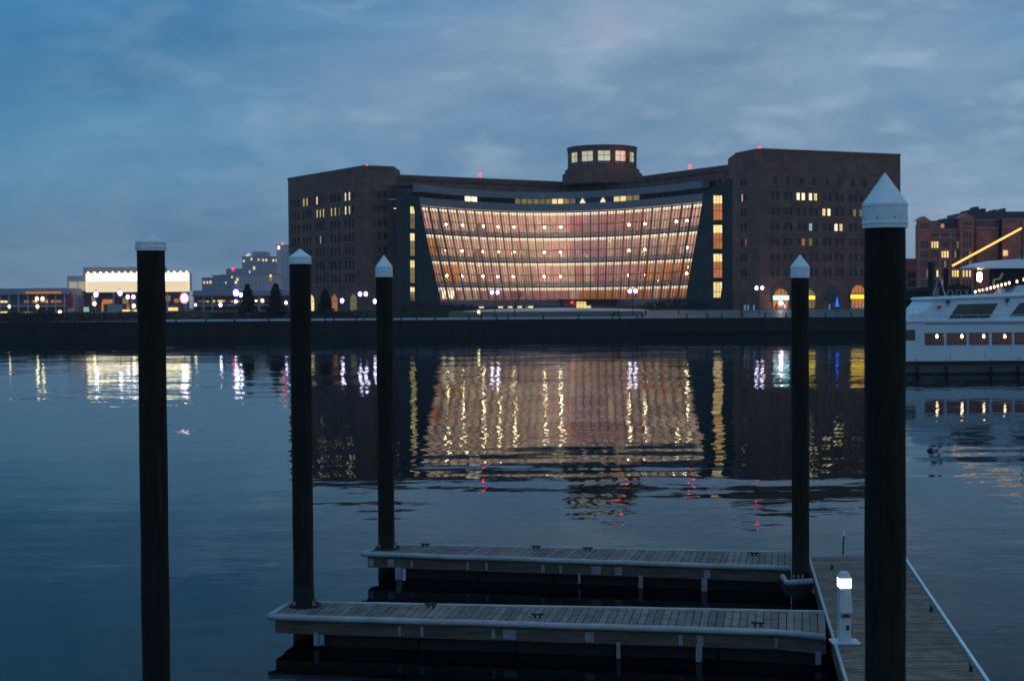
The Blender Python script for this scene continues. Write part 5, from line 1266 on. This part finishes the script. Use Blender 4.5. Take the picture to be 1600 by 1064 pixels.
    for pts in ([(1481, 498), (1545, 497), (1560, 474), (1497, 475.5)], [(1577, 494), (1650, 493), (1665, 472), (1594, 473)], [(1680, 492), (1750, 492), (1765, 471), (1697, 472)]):
        fr = MB(); q = [p(x, y, YS + .1) for x, y in pts]
        def sl(v): zt_ = zt0 + (ztR - zt0) * (v.x - xa1) / (xR - xa1); f_ = (v.z - zu) / (zt_ - .1 - zu); return Vector((v.x, YS + .25 * f_ - .02, v.z))
        q = [sl(v) for v in q]; o = Vector((0, -.05, 0)); o2 = Vector((0, -.015, 0)); c_ = sum(q, Vector()) / 4
        out_ = [c_ + (v - c_) * 1.045 for v in q]
        fr.add([v + o for v in out_] + [v + o for v in q] + [v + o2 for v in out_], [(0, 1, 5, 4), (1, 2, 6, 5), (2, 3, 7, 6), (3, 0, 4, 7)] + [(i, 8 + i, 8 + (i + 1) % 4, (i + 1) % 4) for i in range(4)])
        wo = part('upper_window', fr, M['boat_white'], t); mb = MB(); mb.add([v + o2 for v in q], [(0, 1, 2, 3)]); part('pane', mb, M['boat_glass'], wo)
    # stern quarter: open deck, rail and dark door opening
    q0, q1 = p(1407, 532), p(1430, 515); mb = MB(); mb.box(q0.x, q1.x, YB - .025, YB - .004, q0.z, q1.z); part('stern_window', mb, M['boat_glass'], t)
    mb = MB(); za = z2 + .12; q0, q1 = p(1420, 503).x, p(1446, 503).x
    mb.prism([(q0, YB + .1), (q1, YB + .1), (q1, YB + .16), (q0, YB + .16)], za, [za + .55, za + .75, za + .75, za + .55]); part('stern_bulwark', mb, M['boat_white'], t)
    mb = MB()
    for px in (1419, 1427, 1436, 1445): x = p(px, 500).x; mb.tube([(x, YB + .2, za), (x, YB + .2, za + 1.0)], .03, 6)
    mb.tube([(p(1419, 500).x, YB + .2, za + 1.0), (p(1447, 500).x, YB + .2, za + 1.0)], .03, 6); part('stern_rail', mb, M['cap'], t)
    for px, py in ((1480.5, 472), (1573, 469)):
        q = p(px, py, YS + .2); mb = MB(); mb.box(q.x - .14, q.x + .14, q.y - .3, q.y - .02, q.z - .1, q.z + .14); mb.tube([q + Vector((0, -.15, -.1)), q + Vector((.02, -.15, -.4))], .03, 5); part('floodlight', mb, M['blue_paint'], t)
    mb = MB()
    for i in range(20): x = xa1 + .4 + i * 1.3; zz = zt0 + (ztR - zt0) * (x - xa1) / (xR - xa1); mb.tube([(x, YS + .4, zz + .1), (x, YS + .4, zz + .5)], .018, 5)
    part('roof_rail', mb, M['letters'], t)
    mb = MB(); x = xl + 2.6; zr0 = z2 + .12
    while x < xe - 1: mb.tube([(x, YB - .02, zr0), (x, YB - .02, zr0 + .5)], .018, 5); x += 1.5
    mb.tube([(xl + 2.6, YB - .02, zr0 + .5), (xe - 1, YB - .02, zr0 + .5)], .02, 5); part('deck_rail', mb, M['cap'], t)
    for px in (1433, 1478, 1548, 1590, 1640):
        q = p(px, 570); mb = MB(); mb.lathe(q.x, YB - .17, [(.05, zrb - .95), (.14, zrb - .85), (.14, zrb - .3), (.05, zrb - .2)], 10); mb.tube([(q.x, YB - .17, zrb - .2), (q.x, YB - .1, zdk + .25)], .015, 5); part('fender', mb, M['black'], t)
    for px in (1497, 1536): x = p(px, 460).x; mb = MB(); mb.tube([(x, YB + 3, zt0), (x, YB + 3, zt0 + 1.5)], .02, 5, 0, .008); part('antenna', mb, M['letters'], t)
    mb = MB()
    for i in range(9): x = xl + 1.5 + i * 3.1; mb.box(x, x + .035, YB - .012, YB - .002, z1 + .05, z1 + .05 + .3 + .25 * (i % 3))
    part('drain_stain', mb, M['boat_hull'], t)
    # roof name letters
    cu = bpy.data.curves.new('name', 'FONT'); cu.body = 'ODYSSEY'; cu.size = .82; cu.extrude = .03; cu.space_character = 1.35
    tmp = bpy.data.objects.new('tmp', cu); COL.objects.link(tmp); dg = bpy.context.evaluated_depsgraph_get(); me = bpy.data.meshes.new_from_object(tmp.evaluated_get(dg)); bpy.data.objects.remove(tmp)
    me.materials.clear(); me.materials.append(M['letters']); q = p(1479, 463.5, YB + 2.5)
    o = link('name_letters', me, t, Vector((q.x, YB + 2.5, q.z)) - t.location); o.rotation_euler = (math.radians(90), math.radians(-3.0), 0)
    # warm stern lantern patch
    q = p(1467.5, 480, YS); mb = MB(); mb.lathe(q.x, YS - .06, [(.16, q.z - .12), (.16, q.z + .12)], 10); part('stern_lantern', mb, M['red_paint'], t)
yacht()
# flag at the stern
p = P(1465, 467, YB + 2); q = P(1481, 467, YB + 2); top = P(1466, 427, YB + 2)
t = thing('ensign_flag', 'striped red and white flag with a blue corner hanging limp over the yacht roof', 'flag', p)
mb = MB(); mb.tube([Vector((q.x, q.y, q.z - .4)), top], .035, 6); part('flagstaff', mb, M['cap'], t)
fm = bpy.data.materials.new('striped_flag'); fm.use_nodes = True; tn = fm.node_tree; b_ = tn.nodes['Principled BSDF']; b_.inputs['Roughness'].default_value = .9
uvn = tn.nodes.new('ShaderNodeAttribute'); uvn.attribute_name = 'stripe'; tn.links.new(uvn.outputs['Color'], b_.inputs['Base Color'])
nu, nv = 26, 14; vs = []; cols = []
for j in range(nv + 1):
    for i in range(nu + 1):
        u, v = i / nu, j / nv      # u along stripes (hanging down), v across
        base = top.lerp(q, .08 + .34 * v); ang_ = 1.35
        x = base.x - u * .55 * (1 - v * .3) - .12 * v + .05 * math.sin(u * 5 + v * 9); y = base.y + .10 * math.sin(v * 16 + u * 3); z_ = base.z - u * 1.75 + .04 * math.sin(v * 12)
        vs.append(Vector((x, y, z_)) )
mb = MB(); fs = []
for j in range(nv):
    for i in range(nu): fs.append((j * (nu + 1) + i, j * (nu + 1) + i + 1, (j + 1) * (nu + 1) + i + 1, (j + 1) * (nu + 1) + i))
mb.add(vs, fs); o = part('flag_cloth', mb, fm, t, True)
at = o.data.attributes.new('stripe', 'FLOAT_COLOR', 'FACE')
for k_, d_ in enumerate(at.data):
    j, i = divmod(k_, nu)
    d_.color = (.04, .05, .18, 1) if (i < 10 and j >= 6) else ((.38, .06, .07, 1) if j % 2 else (.5, .45, .47, 1))
# dark ticket pavilion behind the yacht, lit inside
Y = 160; a = P(1429, 490, Y); b = P(1466, 447, Y)
pav = thing('quayside_pavilion', 'small dark kiosk with warm lit windows behind the yacht stern', 'kiosk', ((a.x + b.x) / 2, Y, 0))
mb = MB(); mb.box(a.x, b.x, Y, Y + 5, P(1440, 468, Y).z, P(1440, 456, Y).z); mb.prism([(a.x - .4, Y - .4), (b.x + .4, Y - .4), (b.x + .4, Y + 5.4), (a.x - .4, Y + 5.4)], P(1440, 456, Y).z, [P(1440, 451, Y).z, P(1440, 446, Y).z, P(1440, 446, Y).z, P(1440, 451, Y).z]); part('roof', mb, M['awning'], pav)
zb = P(1440, 487, Y).z; zt = P(1440, 468, Y).z; mb = MB(); mb.box(a.x, b.x, Y - .1, Y + 5, 0.4, zb)
for px in (1430, 1434, 1452, 1464): x = P(px, 470, Y).x; mb.box(x - .12, x + .12, Y, Y + .2, zb, zt)
mb.box(a.x, b.x, Y + 4.8, Y + 5, zb, zt); part('frame', mb, M['awning'], pav)
for i in range(4): x0 = P(1435 + i * 4.3, 470, Y).x; x1 = P(1435 + i * 4.3 + 3.9, 470, Y).x; mb = MB(); mb.box(x0, x1, Y + .05, Y + .12, zb, zt); part('window', mb, M['pane_amber'] if i % 2 == 0 else M['pane_dim'], pav)
# pontoon under it
mb = MB(); mb.box(P(1424, 490, 158).x, P(1424, 490, 158).x + 45, 156, 168, -.3, .6); struct('service_pontoon', mb, M['quay'])
for px, ytop, Y, w, lb in ((1455, 411, 150, 9.5, 'tall black mooring pile right of the lit kiosk'), (1478, 421, 165, 8, 'shorter black mooring pile right of the flag')):
    q = P(px, 480, Y); zt = P(px, ytop, Y).z; r = w * Y / F / 2; t = thing('mooring_pile', lb, 'piling', (q.x, Y, 0))
    mb = MB(); mb.lathe(q.x, Y, [(r, -2), (r * 1.02, 3), (r, zt)], 14); part('shaft', mb, M['black'], t); mb = MB(); mb.lathe(q.x, Y, [(r * 1.08, zt), (r * 1.08, zt + .1), (r * .8, zt + .14)], 14); part('cap', mb, M['iron'], t)
q0, q1 = P(1417, 492, 157.5), P(1436, 482, 157.5); mb = MB(); mb.prism([(q0.x, 156.5), (q1.x, 156.5), (q1.x, 159), (q0.x, 159)], .6, [q0.z + .3, q1.z, q1.z, q0.z + .6]); solo('tarpaulin_cover', mb, M['blue_paint'], ((q0.x + q1.x) / 2, 158, .6), 'blue tarpaulin cover beside the thick foreground piling', 'tarpaulin')
# second motor yacht behind with festoon lights
def yacht2():
    Y = 158; p = lambda x, y, YY=Y: P(x, y, YY); x0 = p(1500, 470).x; x1 = p(1900, 470).x
    t = thing('motor_yacht', 'taller motor yacht with a white hardtop behind the dinner yacht', 'boat', ((x0 + x1) / 2, Y + 3, 0))
    mb = MB(); z1 = p(1560, 470).z; mb.prism([(x0, Y + 3.5), (x0 + 4, Y + .4), (x1, Y), (x1, Y + 7), (x0 + 4, Y + 6.6)], -.5, z1); part('hull', mb, M['boat_white'], t)
    xa, xb = p(1572, 445).x, x1 - 2; mb = MB(); mb.hexa([(xa, Y + .5, z1), (xb, Y + .5, z1), (xb, Y + 6.5, z1), (xa, Y + 6.5, z1), (xa + 1.5, Y + .7, p(1590, 446).z), (xb - 2, Y + .7, p(1590, 440).z), (xb - 2, Y + 6.3, p(1590, 440).z), (xa + 1.5, Y + 6.3, p(1590, 446).z)]); part('deckhouse', mb, M['boat_white'], t)
    zc0 = p(1590, 446).z; zc1 = p(1590, 418).z
    mb = MB(); mb.box(p(1572, 440).x, xb - 3, Y + 1.4, Y + 5.6, zc0, zc1); part('flybridge_enclosure', mb, M['awning'], t)
    n = 10; vs = []; fs = []
    xs = [p(1527, 410).x, p(1545, 410).x, p(1570, 410).x, p(1620, 410).x, xb]; tops = [p(1527, 416.5).z, p(1545, 410).z, p(1570, 406).z, p(1620, 403).z, p(1620, 403).z]; bots = [p(1527, 418.5).z, p(1545, 419).z, p(1570, 419).z, p(1620, 419).z, p(1620, 419).z]
    mb = MB()
    for i in range(4): mb.hexa([(xs[i], Y + .6, bots[i]), (xs[i + 1], Y + .6, bots[i + 1]), (xs[i + 1], Y + 6.4, bots[i + 1]), (xs[i], Y + 6.4, bots[i]), (xs[i], Y + 1.1, tops[i]), (xs[i + 1], Y + 1.1, tops[i + 1]), (xs[i + 1], Y + 5.9, tops[i + 1]), (xs[i], Y + 5.9, tops[i])])
    part('hardtop', mb, M['boat_white'], t, False)
    mb = MB(); mb.tube([p(1552, 446), p(1553, 437.5), p(1562, 436), p(1567, 427)], .13, 6); part('ladder_rail', mb, M['lamp_yellow'] if False else mat('lit_brass', (.8, .5, .18), .3, .1, 1), t)
    # raked mast carrying lights
    mb = MB(); a, b = p(1487, 416), p(1597, 356.5); mb.tube([a - Vector((0, 0, .14)), b - Vector((0, 0, .14))], .06, 6); mb.tube([p(1597, 406), b], .07, 6); mb.tube([Vector((a.x, a.y, z1)), a], .05, 6); part('light_boom', mb, M['iron'], t)
yacht2()
Y = 158
a, b = P(1489, 415, Y), P(1595, 357.5, Y); t = thing('rope_light', 'dense bright orange line of lights rising steeply along the boom', 'string lights', a)
mb = MB(); mb.tube([a, b], .035, 5); part('wire', mb, M['iron'], t); bl = MB(); bl.ball((0, 0, 0), .12, 8, 6); bl = bl.mesh('bulb', emit('amber_bulb', (1, .42, .10), 2.2), (0, 0, 0), True)
for i in range(58): p = a.lerp(b, i / 57) - t.location; link('bulb', bl, t, p)
pts = [P(x, y, 150) for x, y in ((1524, 456), (1530, 454.5), (1536, 453), (1542, 451.6), (1548, 450), (1553.5, 448.5), (1559, 447), (1565, 445.2), (1571, 444), (1577, 442.3), (1589, 440), (1600, 437), (1612, 434), (1624, 431))]
t = thing('festoon_lights', 'string of separate warm bulbs sloping just above the dinner yacht roof', 'string lights', pts[0])
mb = MB(); mb.tube([pts[0] + Vector((-.3, 0, .2)), *[q + Vector((0, 0, .24)) for q in pts]], .02, 5); mb.tube([pts[0] + Vector((-.3, 0, .2)), Vector((pts[0].x - .3, 150, 3))], .03, 5); part('wire', mb, M['iron'], t)
bl = MB(); bl.ball((0, 0, 0), .105, 10, 8, 0, 1.5); bl = bl.mesh('bulb', emit('festoon_bulb', (1, .55, .28), 6), (0, 0, 0), True)
for q in pts: link('bulb', bl, t, q - t.location)
# orange lamp behind the yachts, and a tall dark hedge mass of canvas covers
q = P(1530.5, 433, 175); t = thing('dock_lamp', 'very bright white-orange lamp above the dinner yacht roof', 'lamp', (q.x, q.y, 0))
mb = MB(); mb.tube([(q.x, q.y, -.2), (q.x, q.y, q.z - .4)], .08, 6); part('pole', mb, M['iron'], t)
mb = MB(); mb.ball(q, .30, 12, 8, 0, 2.0); part('lamp_head', mb, emit('white_orange_lamp', (1, .50, .20), 110), t, True)
a = P(1468, 470, 172); b = P(1524, 444, 172); t = thing('canvas_pavilion', 'low dark canvas pavilion behind the yacht roof letters', 'pavilion', ((a.x + b.x) / 2, 172, 0))
mb = MB(); n = 10; o_ = [(a.x, a.z)] + [(a.x + (b.x - a.x) * i / n, b.z - 1.1 + 1.1 * math.sin(math.pi * (i / n)) ** .4) for i in range(n + 1)] + [(b.x, a.z)]
k_ = len(o_); mb.add([(x, 172, z) for x, z in o_] + [(x, 177, z) for x, z in o_], [tuple(range(k_))[::-1], tuple(range(k_, 2 * k_))] + [(i, i + 1, k_ + i + 1, k_ + i) for i in range(k_ - 1)]); part('canopy', mb, M['awning'], t)
mb = MB()
for x in (a.x + .3, b.x - .3, (a.x + b.x) / 2): mb.box(x - .1, x + .1, 174, 174.2, .3, a.z)
part('post', mb, M['iron'], t)
mb = MB(); mb.box(a.x - 6, b.x + 30, 170, 182, -.3, .45); struct('rear_pontoon', mb, M['quay'])

# ------------------------------------------------------------------ dusk haze over the harbour
HZ = 0.00014
hm = bpy.data.materials.new('haze_air'); hm.use_nodes = True; tn = hm.node_tree; tn.nodes.remove(tn.nodes['Principled BSDF'])
pv = tn.nodes.new('ShaderNodeVolumePrincipled'); pv.inputs['Color'].default_value = (.86, .88, .96, 1); pv.inputs['Density'].default_value = HZ; pv.inputs['Anisotropy'].default_value = .25
tn.links.new(pv.outputs[0], tn.nodes['Material Output'].inputs['Volume'])
mb = MB(); mb.box(-1210, 1210, -70, 1510, -4, 66); struct('haze', mb, hm, kind='stuff')
